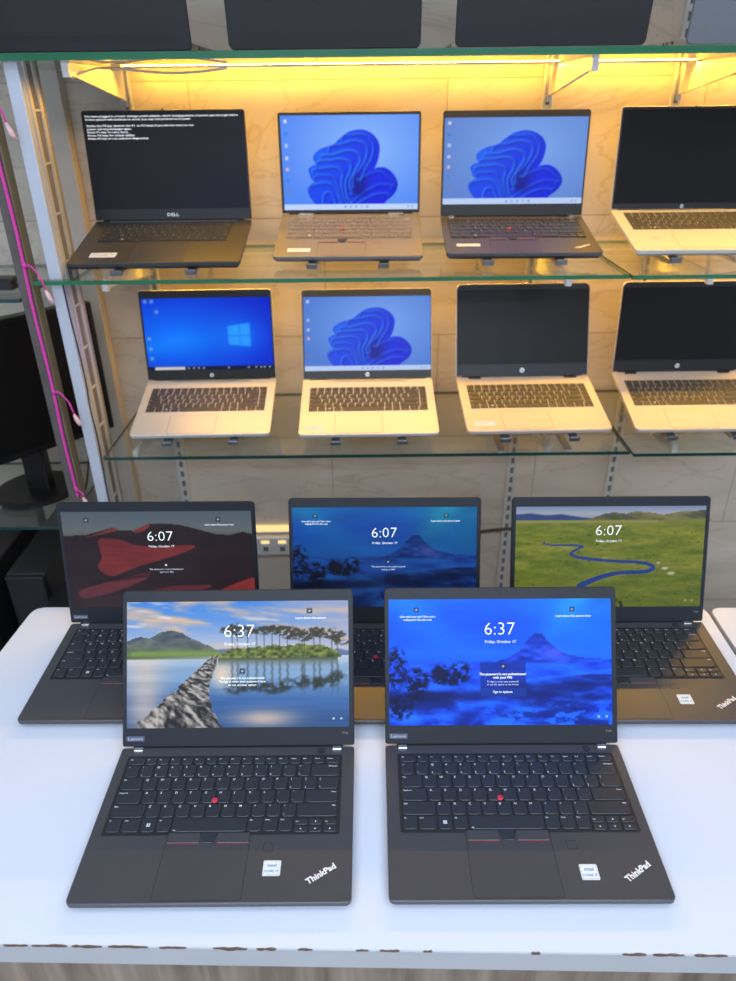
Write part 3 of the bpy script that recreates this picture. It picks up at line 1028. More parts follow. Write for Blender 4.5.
    if sp.get('reader'):
        x, y = sp['reader']
        b = MB()
        b.prism(rrect(x - .006, x + .006, D / 2 - y - .006, D / 2 - y + .006, .0015, 3), z1 - .0001, z1 + .0001, 0, 1)
        b.prism(rrect(x - .0054, x + .0054, D / 2 - y - .0054, D / 2 - y + .0054, .0013, 3), z1, z1 + .00018, 0, 0)
        b.build('fingerprint_reader', [M[sp['shell']], M['gap_and_shadow']], root)
    if sp.get('chip_sticker'):
        x, y = sp['chip_sticker']
        b = MB()
        yy = D / 2 - y
        b.prism(rrect(x - .0105, x + .0105, yy - .0098, yy + .0098, .0015, 3), z1, z1 + .0003, 0, 0)
        b.prism(rrect(x - .0092, x + .0092, yy - .0085, yy + .0085, .001, 3), z1 + .0002, z1 + .0004, 0, 2)
        b.prism(rrect(x - .0088, x + .0088, yy - .0081, yy + .0081, .001, 3), z1 + .0003, z1 + .0005, 0, 0)
        b.text('intel', .0068, x, yy + .0012, z1 + .0006, 1, align='CENTER', bold=.015)
        b.text('CORE i7', .0046, x, yy - .0056, z1 + .0006, 1, align='CENTER', bold=.02)
        s = b.build('processor_sticker', [M['white_sticker'], M['blue_print'], M['grey_print']], root)
        s['label'] = 'small white processor sticker'
    if sp.get('maker_logo'):
        x, y, sc = sp['maker_logo']
        b = MB()
        b.text('ThinkPad', .0104 * sc, x - .0002, D / 2 - y - .0036, z1 + .0004, 2, rot=R(33), align='CENTER', bold=.060)  # dark copy, slightly offset: the logo's shadow drawn as lettering
        b.text('ThinkPad', .0104 * sc, x, D / 2 - y - .003, z1 + .0006, 0, rot=R(33), align='CENTER', bold=.042)
        q = Matrix.Translation((x, D / 2 - y - .003, 0)) @ Matrix.Rotation(R(33), 4, 'Z')
        b.cyl((-.0066 * sc, .0077 * sc), .0009 * sc, z1 + .0003, z1 + .0008, 10, 1, mtx=q)
        b.build('maker_logo', [M['logo_silver'], M['red'], M['gap_and_shadow']], root)
    if sp.get('label_sticker'):
        xa, xb, ya, yb = sp['label_sticker']
        b = MB()
        b.prism(rrect(xa, xb, D / 2 - yb, D / 2 - ya, .001, 2), z1, z1 + .0003, 0, 0)
        for i in range(2):
            yy = D / 2 - ya - (yb - ya) * (.33 + .3 * i)
            b.box(xa + .005, xb - .005 - i * .012, yy - .0007, yy + .0007, z1 + .0002, z1 + .0004, 1)
        s = b.build('paper_sticker', [M[sp.get('label_mat', 'white_sticker')], M['grey_print']], root)
    if sp.get('power'):
        x, y, r_ = sp['power']
        b = MB()
        b.cyl((x, D / 2 - y), r_, z1 - .0005, z1 + .0006, 18, 0)
        b.build('power_button', M['key_black'], root)
    if sp.get('speaker_strip'):
        b = MB()
        b.box(-W * .43, W * .43, D / 2 - .0165, D / 2 - .0120, z1, z1 + .0004, 0)
        b.build('speaker_strip', M[sp['speaker_strip']], root)
    if sp.get('well_ledge'):
        b = MB()
        b.prism([(sp['well_ledge'][0], D / 2 - .143), (sp['well_ledge'][1], D / 2 - .143), (sp['well_ledge'][1], D / 2 - .1365), (sp['well_ledge'][0], D / 2 - .1365)], z1, z1 + .0003, 0, 0)
        b.build('keyboard_ledge', M['tp_plate'], root)
    return root


def tp_spec(W, kx=(-.1480, .1450), **kw):
    d = dict(shell='tp_shell', lid='tp_lid', bezel='tp_lid', screen=(-.1585, .1575, .0275, .206), h=.015, rc=.007,
             kb=dict(kind='tp', rows=TP_ROWS, x=kx, y=(.0190, .1360), plate='tp_plate', mats=('key_black', 'key_text'), round=True, well=.003),
             pad=(-.0665, .0370, .1350, .2222), tp_buttons=True, stick=True, reader=(.061, .156), chip_sticker=(.0685, .1835),
             maker_logo=(.1295, .191, 1.), lid_badge=True, power=(.118, .008, .0055), hinge=(.140, .013, .0055, .0030))
    d.update(kw)
    return d


GT = 'black laptops on the white display table'
G1 = 'laptops on the lit upper glass shelf'
G2 = 'laptops on the middle glass shelf'
G0 = 'laptops seen from behind on the top shelf'

LOCKDATE = 'Friday, October 17'
W1 = 1


def lock_text(time, cx=.5, tv=.30, box=False, right=True, left=True, th=.104):
    out = [(time, cx, tv, th, 1, 'CENTER', -.017, .140), (LOCKDATE, cx + .005, tv + .065, .023, 1, 'CENTER', -.004)]
    if left:
        out += [('Like what you see? Get more', .13, .145, .017, 1, 'CENTER', .0), ('wallpapers like this one', .13, .17, .017, 1, 'CENTER', .0)]
    if right:
        out += [('Learn about this picture here', .83, .145, .017, 1, 'CENTER', .0)]
    return out


# --- front left: lake
with_box = [('The password is not authenticated', .51, .605, .019, 1, 'CENTER', .012), ('with your PIN', .51, .632, .019, 1, 'CENTER', .012),
            ('To sign in, enter your password', .51, .662, .014, 2, 'CENTER', 0), ('or use the option on the device', .51, .685, .014, 2, 'CENTER', 0),
            ('Sign in options', .51, .745, .019, 1, 'CENTER', .0)]


def squares(img, u, v, pts, col, r=.014):
    for x, y in pts:
        img = over(img, col, soft(np.maximum(np.abs(u - x) * 1.7, np.abs(v - y)) - r, .008))
        img = over(img, (215, 225, 240), soft(np.hypot((u - x) * 1.7, v - y) - r * .45, .008))
    return img


def lake(u, v):
    img = paint_lake(u, v)
    img = squares(img, u, v, [(.825, .082), (.52, .555)], (34, 40, 52), .020)
    for x in (.93, .965):
        img = over(img, (225, 235, 245), soft(np.maximum(np.abs(u - x) * 1.7, np.abs(v - .935)) - .007, .008))
    return img


def aurora_front(u, v):
    img = paint_aurora(u, v) * np.array((.8, 1.12, 1.2)) + np.array((0, 4, 12.))
    m = soft(np.maximum(np.maximum(.41 - u, u - .615) * 1.7, np.maximum(.505 - v, v - .775)), .008)
    img = over(img, (12, 44, 150), m * .75)
    m = soft(np.maximum(np.maximum(.41 - u, u - .615) * 1.7, np.maximum(.705 - v, v - .775)), .008)
    img = over(img, (22, 70, 175), m * .5)
    img = squares(img, u, v, [(.125, .085), (.825, .085), (.513, .535)], (24, 40, 90), .017)
    for x in (.94, .975):
        img = over(img, (225, 235, 245), soft(np.maximum(np.abs(u - x) * 1.7, np.abs(v - .935)) - .007, .008))
    return img


def aurora_rear(u, v):
    img = paint_aurora(u, v)
    img = img * np.array((.7, 1.0, .80)) * np.clip(1.0 - .35 * v, .5, 1)[..., None]
    return squares(img, u, v, [(.125, .085), (.835, .085), (.52, .545)], (12, 24, 40), .017)


def dunes(u, v):
    return squares(paint_dunes(u, v) * np.array((.86, .98, .98)), u, v, [(.13, .085), (.825, .085)], (28, 28, 34), .020)


def steppe(u, v):
    img = paint_steppe(u, v) * np.array((.96, .86, .80))
    for x in (.92, .955):
        img = over(img, (205, 215, 200), soft(np.maximum(np.abs(u - x) * 1.7, np.abs(v - .94)) - .006, .008))
    return img


laptop('laptop', (-.188, .721, -.8057), -.2, 0, 30.5, .329, .226, .222,
       tp_spec(.329, paint=lake, nx=236,
               texts=[('6:37', .505, .285, .104, 1, 'CENTER', -.017, .140), (LOCKDATE, .51, .35, .023, 1, 'CENTER', -.004),
                      ('Learn about this picture', .83, .145, .018, 1, 'CENTER', .005),
                      ('The password is not authenticated', .52, .618, .018, 1, 'CENTER', .005), ('To sign in enter your password here', .52, .645, .018, 1, 'CENTER', .005),
                      ('or use another option', .52, .672, .018, 1, 'CENTER', .005)]),
       'black front left laptop showing a lake, pine island and stone causeway', GT)
laptop('laptop', (.185, .720, -.8057), -.5, 0, 30.0, .329, .226, .222,
       tp_spec(.329, kx=(-.1450, .1490), chip_sticker=(.0735, .1915), maker_logo=(.1325, .191, 1.), paint=aurora_front, nx=236, texts=lock_text('6:37', .497, .285) + with_box),
       'black front right laptop showing a bright blue mountain and the time 6:37', GT)
laptop('laptop', (-.358, .999, -.8057), -.5, 0, 12.6, .334, .226, .222,
       tp_spec(.334, screen=(-.1605, .1605, .0300, .206), paint=dunes, smat='scr_mid', chip_sticker=(.0685, .1835), nx=200,
               texts=lock_text('6:07', .51, .30, left=False) + [('The password is not authenticated', .53, .60, .017, 2, 'CENTER', 0), ('with your PIN', .53, .63, .017, 2, 'CENTER', 0), ('o', .53, .56, .03, 1, 'CENTER', .01)]),
       'open black laptop at rear left of the table showing red desert dunes', GT)
laptop('laptop', (.027, .992, -.8057), -.8, 0, 19.6, .329, .226, .222,
       tp_spec(.329, screen=(-.1585, .1575, .0300, .206), paint=aurora_rear, smat='scr_mid', nx=200,
               texts=lock_text('6:07', .497, .30) + [('The password is not authenticated', .52, .60, .017, 2, 'CENTER', 0), ('with your PIN', .52, .63, .017, 2, 'CENTER', 0)]),
       'black rear middle laptop with dim blue mountain, mostly hidden behind the front pair', GT)
laptop('laptop', (.412, .987, -.8057), -.6, 0, 19.3, .336, .226, .222,
       tp_spec(.336, screen=(-.161, .161, .0285, .206), paint=steppe, smat='scr_mid', nx=200,
               texts=[('6:07', .49, .285, .104, 1, 'CENTER', -.017, .140), (LOCKDATE, .495, .35, .023, 1, 'CENTER', -.004)]),
       'open black laptop at rear right showing a green plain with a winding blue river', GT)

# --- laptops on the glass shelves
HPK = dict(kind='hp', rows=HP_ROWS, x=(-.1435, .1440), y=(.038, .138), plate='silver_shell', mats=('key_dark', 'key_text'), units=16., well=.001)


def hp_spec(**kw):
    d = dict(shell='silver_shell', lid='silver_shell', bezel='black_plastic', screen=(-.158, .160, .0235, .2035), h=.016, rc=.010, lid_r=.008,
             kb=HPK, pad=(-.078, .032, .152, .2225), pad_mat='silver_shell', hinge=(.0, .20, .010, .0015), hinge_mat='silver_shell',
             lid_disc=(.0115, .0055), speaker_strip='silver_shell', label_sticker=(-.147, -.103, .195, .208))
    d.update(kw)
    return d


SW = lambda a, b, k: (lambda u, v: paint_swirl(u, v, a, b, k))
LAPTOP_A = dict(pos=(-.394, 1.746, -.625), yaw=1.1, bp=13.8, t=21.6, D=.228)
laptop('laptop', (-.394, 1.746, -.625), 1.1, 13.8, 21.6, .326, .228, .222,
       hp_spec(paint=paint_window, nx=150, lid_disc=(.0115, .005), label_sticker=None, screen=(-.157, .158, .0255, .2025)),
       'silver laptop on the middle shelf with plain blue desktop and pale window emblem', G2)
laptop('laptop', (.002, 1.732, -.623), .4, 13.5, 34.1, .326, .228, .222,
       hp_spec(paint=SW((118, 162, 238), (72, 118, 205), .95), nx=150, screen=(-.158, .160, .0215, .2035)),
       'silver laptop on the middle shelf showing a blue folded ribbon wallpaper', G2)
laptop('laptop', (.383, 1.689, -.605), .8, 12.0, 31.5, .326, .228, .222,
       hp_spec(shell='gold_shell', off='off_matte', lid='gold_shell', lid_r=.014, rc=.012, screen=(-.160, .160, .030, .208), lid_disc=(.0145, .0058), hinge=(.118, .03, .007, .003), hinge_mat='black_plastic',
               kb=dict(HPK, plate='gold_shell'), pad_mat='gold_shell', speaker_strip='gold_shell', rim=.0016, label_sticker=(-.142, -.098, .190, .206)),
       'blank pale gold laptop on the middle shelf, whole, right of the ribbon wallpaper one', G2)
laptop('laptop', (.787, 1.744, -.616), .1, 16.4, 21.6, .326, .228, .222,
       hp_spec(shell='gold_shell', off='off_gloss', lid='gold_shell', lid_r=.014, rc=.012, screen=(-.160, .160, .030, .208), lid_disc=(.0145, .0058), hinge=(.118, .03, .007, .003), hinge_mat='black_plastic',
               kb=dict(HPK, plate='gold_shell'), pad_mat='gold_shell', speaker_strip='gold_shell', rim=.0016, label_sticker=None),
       'blank pale gold laptop on the middle shelf, cut off by the right photo edge', G2)

MONO = ['You have plugged in a lower wattage power adapter, which charging device of power pass-through below',
        'X-rate system will continue to work, but may not perform at its peak.',
        '', 'Strike the F3 key (before the F1 or F2 keys) if you do not want to see',
        'power warning messages again.', 'Press F1 key to retry boot.', 'Press F2 key for setup utility.', 'Press F5 key to run onboard diagnostics.']
dell_text = []
for i, s in enumerate(MONO):
    if s:
        dell_text.append((s, .012 + .005 * (i > 2), .052 + .0315 * i, .018, 1, 'LEFT', .02, len(s) * .00955))


def dell_bg(u, v):
    return mixc((26, 26, 30), (20, 20, 40), np.clip((u + v - .9) * .8, 0, 1))


laptop('laptop', (-.439, 1.749, -.241), .4, 12.5, 18.9, .357, .232, .226,
       dict(shell='carbon', lid='black_plastic', bezel='black_plastic', screen=(-.1755, .1755, .0250, .2230), h=.016, rc=.006, lid_r=.006, camx=0,
            paint=dell_bg, texts=dell_text, nx=80,
            kb=dict(kind='dell', rows=TP_ROWS, x=(-.142, .136), y=(.022, .121), plate='tp_plate', mats=('key_black', 'key_text'), well=.002),
            pad=(-.055, .056, .138, .2185), pad_mat='pad', hinge=(.0, .29, .005, .001), hinge_mat='steel', lid_word='DELL',
            label_sticker=(-.140, -.085, .180, .203)),
       'black laptop on the upper shelf with white boot text on dark screen', G1)
laptop('laptop', (-.033, 1.796, -.237), -1.4, 15.6, 19.8, .323, .217, .213,
       tp_spec(.323, shell='grey_shell', lid='grey_shell', bezel='black_plastic', screen=(-.1555, .1565, .0090, .2065), lid_badge=False, lid_r=.005,
               paint=SW((140, 185, 250), (80, 135, 245), 1.0), nx=170, rim=.0008,
               kb=dict(kind='tpg', rows=TP_ROWS, x=(-.140, .140), y=(.020, .128), plate='grey_shell', mats=('key_grey', 'key_text'), round=True, well=.003),
               pad=(-.066, .037, .134, .211), pad_mat='grey_shell', chip_sticker=None, reader=(.062, .150), maker_logo=None, hinge=(.105, .036, .006, .0035),
               label_sticker=(-.132, -.082, .178, .194), label_mat='white_sticker'),
       'grey laptop with grey keyboard on the upper shelf, folded blue ribbon on screen', G1)
laptop('laptop', (.342, 1.783, -.245), -1.6, 10.9, 18.1, .329, .226, .222,
       tp_spec(.329, lid='black_plastic', bezel='black_plastic', screen=(-.1605, .1605, .0270, .2075), lid_badge=False, chip_sticker=None,
               paint=SW((120, 165, 235), (92, 130, 205), .97), nx=170, label_sticker=(-.140, -.090, .172, .186), reader=(.061, .156)),
       'dark laptop with black keyboard on the upper shelf, folded blue ribbon on screen', G1)
laptop('laptop', (.730, 1.762, -.231), -.5, 14.2, 20.2, .324, .216, .212,
       hp_spec(off='off_gloss', screen=(-.1570, .1570, .0135, .2060), lid_disc=(.0068, .0042), lid_r=.006, kb=dict(HPK, x=(-.1400, .1400), y=(.020, .112)),
               pad=(-.062, .062, .124, .205), label_sticker=(-.118, -.085, .150, .160), label_mat='silver_shell'),
       'blank silver laptop on the upper shelf, cut off by the right photo edge', G1)

# --- laptops on the top shelf, turned to the wall
for (x, w, nm, lm, lab, extra) in (
        (-.492, .365, 'laptop', 'back_lid', 'charcoal laptop turned to the wall, leftmost on the top shelf, hinge bar on lid', dict(lid_bar=True)),
        (-.069, .347, 'laptop', 'back_lid', 'charcoal laptop turned to the wall, second from left on the top shelf', {}),
        (.339, .345, 'laptop', 'back_lid', 'charcoal laptop turned to the wall, third from left on the top shelf', {}),
        (.757, .345, 'laptop', 'back_lid_grey', 'light grey laptop turned to the wall at right end of the top shelf', {})):
    # local +y points at the viewer after the half turn
    sp = dict(shell='silver_shell' if 'grey' in lm or x > .3 else 'grey_shell', lid=lm, bezel='black_plastic', screen=(-w / 2 + .012, w / 2 - .012, .02, .212), h=.013, rc=.008, lid_r=.012, lid_rb=.010,
              off='off_matte', plain=True, drop=.0125, ports=True, hinge=(.10, .04, .006, .003), hinge_mat='black_plastic', **extra)
    rt = laptop('laptop', (x, 1.535, .0765 + .0155), 180, 0, 8., w, .235, .228, sp, lab, G0)


# ------------------------------------------------------------------ glass shelves and what carries them
Z = CAMZ
YW = 1.90                               # wall face
GLASS_T = .008
SH = [(.0765, 'top'), (-.3170, 'upper'), (-.7125, 'middle'), (-1.118, 'low')]     # top faces, from the eye


def pane(pts, ztop, label, edge='glass_edge', group='glass shelf panes', th=GLASS_T):
    b = MB()
    b.prism(pts, ztop + Z - th, ztop + Z, 0, 0, mi_side=1, mi_top=0)
    o = b.build('glass_shelf', [M['glass'], M[edge]])
    c = Vector((sum(p[0] for p in pts) / len(pts), sum(p[1] for p in pts) / len(pts), ztop + Z))
    o.data.transform(Matrix.Translation(-c)); o.location = c
    return tag(o, label, 'shelf', group)


YB = 1.872
pane([(-1.02, 1.470), (1.16, 1.470), (1.16, YB), (-1.02, YB)], SH[0][0], 'long top glass shelf carrying the laptops turned to the wall', th=.012)
pane([(-.673, 1.478), (.534, 1.478), (.534, YB), (-.600, YB), (-.600, 1.494), (-.673, 1.494)], SH[1][0], 'upper glass shelf pane under three laptops, its left tip crossing the pale upright')
pane([(.5375, 1.470), (1.16, 1.470), (1.16, YB), (.5375, YB)], SH[1][0], 'right pane of the upper glass shelf, under the silver laptop')
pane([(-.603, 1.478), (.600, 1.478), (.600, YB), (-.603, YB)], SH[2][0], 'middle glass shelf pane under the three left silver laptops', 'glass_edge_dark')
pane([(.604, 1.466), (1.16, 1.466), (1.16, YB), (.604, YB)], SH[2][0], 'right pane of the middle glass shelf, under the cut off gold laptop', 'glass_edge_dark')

STD = [(-.547, 'left'), (.4255, 'centre'), (.7225, 'right')]


def standard(x, zb, zt, label):
    r = empty('wall_standard', (x, YW, zb), (0, 0, 0), label, 'shelf standard', 'slotted shelf standards on the wall')
    h = zt - zb
    b = MB()
    w, d = .0125, .016
    b.box(-w, -w + .004, -d, -.0002, 0, h)
    b.box(w - .004, w, -d, -.0002, 0, h)
    b.box(-w + .004, w - .004, -d + .003, -.0002, 0, h)
    b.build('channel', M['white_paint'], r)
    b = MB()
    n = int(h / .032)
    for i in range(n):
        z = .012 + i * .032
        b.box(-.0045, .0045, -d + .0020, -d + .0031, z, z + .018)
    b.build('slot_row', M['slot_grey'], r)
    return r


for (x, side), lab in zip(STD, ('slotted wall standard at left, behind the boot text laptop', 'slotted wall standard right of picture centre, behind the dark ribbon wallpaper laptop', 'slotted wall standard furthest right, reaching up past the top shelf')):
    standard(x, Z - 1.5, Z + .55, lab)


def bracket(x, ztop, lab, y0=1.525, tip='white_paint'):
    """sheet steel arm that tapers from the wall to its tip, below the glass"""
    zt = ztop + Z - (.012 if ztop > 0 else GLASS_T) - .0002
    r = empty('shelf_bracket', (x, YW - .016, zt), (0, 0, 0), lab, 'shelf bracket', 'brackets under the glass shelves')
    L_ = YW - .017 - y0
    b = MB()
    prof = [(0, 0), (-L_, 0), (-L_, -.020), (-L_ * .9, -.023), (-.03, -.060), (0, -.064)]
    for dx0, dx1 in ((-.0035, .0035),):
        v = [(dx0, p[0], p[1]) for p in prof] + [(dx1, p[0], p[1]) for p in prof]
        n = len(prof)
        b.add(v, [tuple(range(n)), tuple(range(2 * n - 1, n - 1, -1))] + [(i, n + i, n + (i + 1) % n, (i + 1) % n) for i in range(n)])
    b.build('arm', M['white_paint'], r)
    b = MB()
    b.bbox(-.0065, .0065, -L_ - .006, -L_ + .010, -.024, -.0002, .002)
    b.build('end_cap', M[tip], r)
    b = MB()
    b.bbox(-.0052, .0052, -.012, .0005, -.075, -.004, .001)
    b.build('wall_hook', M['steel'], r)
    return r


WH = {'left': 'left', 'centre': 'middle', 'right': 'right hand'}
for (sx, side) in STD:
    for (zt, nm) in SH[:3]:
        bracket(sx + .0005, zt, {('left', 'top'): 'bracket under the left of the top shelf, pointing out beside the pale upright',
                                 ('centre', 'top'): 'bracket under the top shelf above the black upper ribbon laptop',
                                 ('right', 'top'): 'bracket under the top shelf above the silver laptop at upper right',
                                 ('left', 'upper'): 'bracket under the left end of the upper shelf, below the boot text laptop',
                                 ('centre', 'upper'): 'bracket under the upper shelf, tip above the whole blank gold laptop',
                                 ('right', 'upper'): 'bracket under the upper shelf, tip above the cut off gold laptop',
                                 ('left', 'middle'): 'bracket under the left end of the middle shelf, below the window emblem laptop',
                                 ('centre', 'middle'): 'bracket seen through the glass below the whole blank gold laptop',
                                 ('right', 'middle'): 'bracket seen through the glass below the cut off gold laptop'}[(side, nm)], y0=1.53 if nm != 'low' else 1.60)

# warm LED tape behind the shelves
for (zt, nm), lab in zip((SH[0], SH[1]), ('warm LED strip glowing under the top shelf', 'warm LED strip glowing under the upper shelf')):
    zc = zt + Z - (.012 if nm == 'top' else GLASS_T)
    yy = 1.800
    x0, x1 = (-.52, 1.14)
    r = empty('led_strip', ((x0 + x1) / 2, yy, zc), (0, 0, 0), lab, 'led strip', 'LED strips under the glass shelves')
    hw = (x1 - x0) / 2
    b = MB(); b.box(-hw, hw, -.004, .004, -.0012, 0)
    b.build('tape', M['led_tape'], r)
    b = MB(); b.box(-hw, hw, -.0150, -.0142, -.0026, 0); b.box(-hw, hw, -.0140, -.004, -.0006, 0)  # front lip added to screen the bright strip from the camera
    b.build('profile', M['track'], r)
    b = MB()
    n = int((x1 - x0) / .0165)
    for i in range(n):
        xx = -hw + (i + .5) * .0165
        b.box(xx - .0030, xx + .0030, -.0020, .0020, -.0019, -.0011)
    b.build('diode_row', M['led'], r)
    l = bpy.data.lights.new('led_strip_light', 'AREA')
    l.shape = 'RECTANGLE'; l.size = x1 - x0; l.size_y = .006
    l.color = (1., .51, .03)
    l.energy = dict(top=10.0, upper=6.6)[nm]
    lo = bpy.data.objects.new('led_strip_light', l); C.objects.link(lo)
    lo.location = ((x0 + x1) / 2, yy - .0075, zc - .0019)
    lo.rotation_euler = (R(-38), 0, 0)
    l2 = l.copy(); l2.energy = dict(top=1.9, upper=.35)[nm]      # the sideways part of the diodes' light, towards the wall
    lo = bpy.data.objects.new('led_strip_light', l2); C.objects.link(lo)
    lo.location = ((x0 + x1) / 2, 1.858, zc - .006)
    lo.rotation_euler = (R(45), 0, 0)

# a power strip screwed to the wall with a small warm lamp above it
r = empty('power_strip', (-.29, YW, Z - 1.215), (0, 0, 0), 'white power strip on the wall between the rear left and rear middle laptops', 'power strip')
b = MB(); b.box(-.17, .17, -.026, -.0003, -.032, .032)
b.prism(rrect(-.168, .168, -.031, .031, .005, 3), .026, .030, .002, 0, mtx=Matrix.Rotation(PI / 2, 4, 'X'))
b.build('housing', M['white_paint'], r)
for k in range(6):
    b = MB(); b.box(-.145 + k * .052, -.121 + k * .052, -.0315, -.0295, .012, .022)
    b.build('lit_switch', M['switch_glow'], r)
    b = MB(); b.box(-.140 + k * .052, -.134 + k * .052, -.0306, -.0298, -.016, .000); b.box(-.132 + k * .052, -.126 + k * .052, -.0306, -.0298, -.016, .000)
    b.build('socket', M['slot'], r)
r = empty('wall_lamp', (-.29, YW, Z - 1.166), (0, 0, 0), 'thin warm lamp bar glowing on the wall above the power strip', 'lamp')
b = MB(); b.bbox(-.17, .17, -.012, -.0003, -.010, -.006, .001); b.build('holder', M['white_paint'], r)
b = MB(); b.bbox(-.165, .165, -.010, -.002, -.006, .012, .002); b.build('light_bar', M['lamp_glow'], r)

# ------------------------------------------------------------------ stands below the shelf laptops
def stand(root, shelf_z, lab, group):
    """two arms with a lip at the front, legs at the rear, feet on the glass"""
    bpy.context.view_layer.update()
    Mx = Matrix.LocRotScale(root.location, root.rotation_euler, None)
    ys = [ch for ch in root.children if ch.name.startswith('base')][0].data
    D = max(v.co.y for v in ys.vertices) * 2
    zs = shelf_z + Z + .0002
    p0 = Mx @ Vector((0, -D / 2, 0))
    r = empty('laptop_stand', (p0.x, p0.y, zs), (0, 0, 0), lab, 'laptop stand', group)
    T = Matrix.Translation(-Vector(r.location)) @ Mx
    for s in (-1, 1):
        x = s * .077
        b = MB()
        b.box(x - .009, x + .009, -D / 2 - .003, D / 2 - .035, -.0034, -.0002, 0, T)
        b.bbox(x - .012, x + .012, -D / 2 - .0072, -D / 2 - .0022, -.0044, .0062, .0015, 0, T)
        b.build('arm', M['dark_steel'], r)
        top = T @ Vector((x, D / 2 - .045, -.0030))
        fr = T @ Vector((x, -D / 2 + .02, -.003))
        b = MB()
        b.tube([(top.x, top.y, top.z), (top.x, top.y + .012, .004)], .004, 8)
        b.build('rear_leg', M['steel'], r)
        b = MB()
        b.box(top.x - .008, top.x + .008, fr.y, top.y + .022, 0, .0036)
        b.build('foot_rail', M['steel'], r)
    b = MB()
    q = T @ Vector((0, D / 2 - .06, 0))
    b.box(-.077 + q.x, .077 + q.x, q.y + .010, q.y + .024, .0036, .0062)
    b.build('cross_bar', M['steel'], r)


lap = [o for o in C.objects if o.get('category') == 'laptop']
for o in lap:
    lb = o['label']
    if o['group'] == G1:
        stand(o, SH[1][0], 'dark metal stand holding up the ' + ('boot text laptop' if 'boot' in lb else 'grey laptop' if lb.startswith('grey') else 'dark ribbon wallpaper laptop' if lb.startswith('dark') else 'cut off silver laptop') + ' on the upper shelf', 'stands below the shelf laptops')
    elif o['group'] == G2:
        stand(o, SH[2][0], 'dark metal stand holding up the ' + ('window emblem laptop on the middle shelf' if 'emblem' in lb else 'silver ribbon wallpaper laptop on the middle shelf' if 'folded' in lb else 'whole blank gold laptop on the middle shelf' if 'whole' in lb else 'cut off gold laptop on the middle shelf'), 'stands below the shelf laptops')

# ------------------------------------------------------------------ uprights at the left end
def rel_box(b, x0, x1, y0, y1, z0, z1, mi=0):
    b.box(x0, x1, y0, y1, z0, z1, mi)


ZT = SH[0][0] + Z - .012 - .0003
r = empty('display_upright', (-.634, 1.556, 0), (0, 0, 0), 'pale blue grey metal upright with slotted inner side, left of the shelves', 'upright')
b = MB()
b.bbox(-.647 + .634, -.621 + .634, 1.4985 - 1.556, 1.522 - 1.556, 0, ZT, .002)
b.build('front_face', M['alu'], r)
b = MB()
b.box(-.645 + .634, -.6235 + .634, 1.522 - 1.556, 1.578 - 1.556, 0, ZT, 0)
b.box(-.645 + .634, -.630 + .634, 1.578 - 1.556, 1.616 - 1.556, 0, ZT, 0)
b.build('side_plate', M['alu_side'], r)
b = MB()
for y0, y1 in ((1.523, 1.535), (1.563, 1.577)):
    b.box(-.6235 + .634, -.6195 + .634, y0 - 1.556, y1 - 1.556, 0, ZT, 0)
b.box(-.6235 + .634, -.6225 + .634, 1.535 - 1.556, 1.563 - 1.556, 0, ZT, 1)
z = ZT - .075
while z > .3:
    b.bbox(-.6228 + .634, -.6190 + .634, 1.536 - 1.556, 1.562 - 1.556, z - .004, z, .0008)
    z -= .0925
b.build('slotted_track', [M['track'], M['track_dark']], r)

r = empty('wall_batten', (-.708, YW, 0), (0, 0, 0), 'pale flat board standing against the wall beside the left wall standard', 'board')
b = MB()
b.bbox(-.735 + .708, -.6875 + .708, -.035, -.0005, 0, ZT, .002)
b.build('board', M['tan'], r)

r = empty('post', (-.685, 1.50, 0), (0, 0, 0), 'dark brown square post with a tan side, a pink cord hanging on it', 'post')
b = MB()
b.bbox(-.7075 + .685, -.680 + .685, 1.486 - 1.5, 1.519 - 1.5, 0, 2.4, .002)
b.build('shaft', M['brown'], r)
b = MB()
b.box(-.680 + .685, -.6785 + .685, 1.487 - 1.5, 1.5185 - 1.5, 0, 2.4)
b.build('side_strip', M['brown_side'], r)

# pink cord with tied tassels
r = empty('cord', (-.684, 1.478, Z - .85), (0, 0, 0), 'bright pink twisted cord hanging down the dark brown post', 'cord')
r0 = Vector(r.location)
def zz_(k): return Z + k
b = MB()
pts = []
for i in range(240):
    z = .16 - i * (.975 / 239)
    pts.append(Vector((-.6835 + .0012 * math.sin(z * 21), 1.4790, Z + z)) - r0)
for ph in (0, 2 * PI / 3, 4 * PI / 3):
    b.tube([p + Vector((.0016 * math.cos(i * .9 + ph), .0016 * math.sin(i * .9 + ph), 0)) for i, p in enumerate(pts)], .0021, 5)
b.build('strand', M['pink'], r, smooth=True)
for (z, dx, dz) in ((.005, .030, -.040), (-.285, .034, -.052), (-.553, .036, -.055), (-.795, .014, -.022)):
    b = MB()
    p = Vector((-.6815, 1.4775, Z + z)) - r0
    q = p + Vector((dx, -.004, dz))
    mid = p + Vector((dx * .45, -.003, -.002))
    arc = [p, p * .5 + mid * .5 + Vector((0, 0, .002)), mid, mid * .5 + q * .5 + Vector((.003, 0, .006)), q]
    b.tube(arc, .0014, 6)
    b.tube([a + Vector((.0015, .001, -.003)) for a in arc], .0012, 6)
    b.tube([p + Vector((0, 0, .006)), p + Vector((.001, -.001, 0)), p + Vector((0, 0, -.006))], [.0028, .0042, .0028], 8)
    b.build('tie', M['pink'], r, smooth=True)
    b = MB()
    d = Vector((.35, 0, -1)).normalized()
    b.tube([q - d * .004, q + d * .006, q + d * .016, q + d * .024], [.0022, .0048, .0054, .0030], 8)
    for k in range(5):
        a = k * 1.3
        b.tube([q + d * .010, q + d * .024 + Vector((.005 * math.cos(a), .003 * math.sin(a), -.003 * k % .006))], [.0024, .0010], 5)
    b.build('tassel', M['pink_pale'], r, smooth=True)

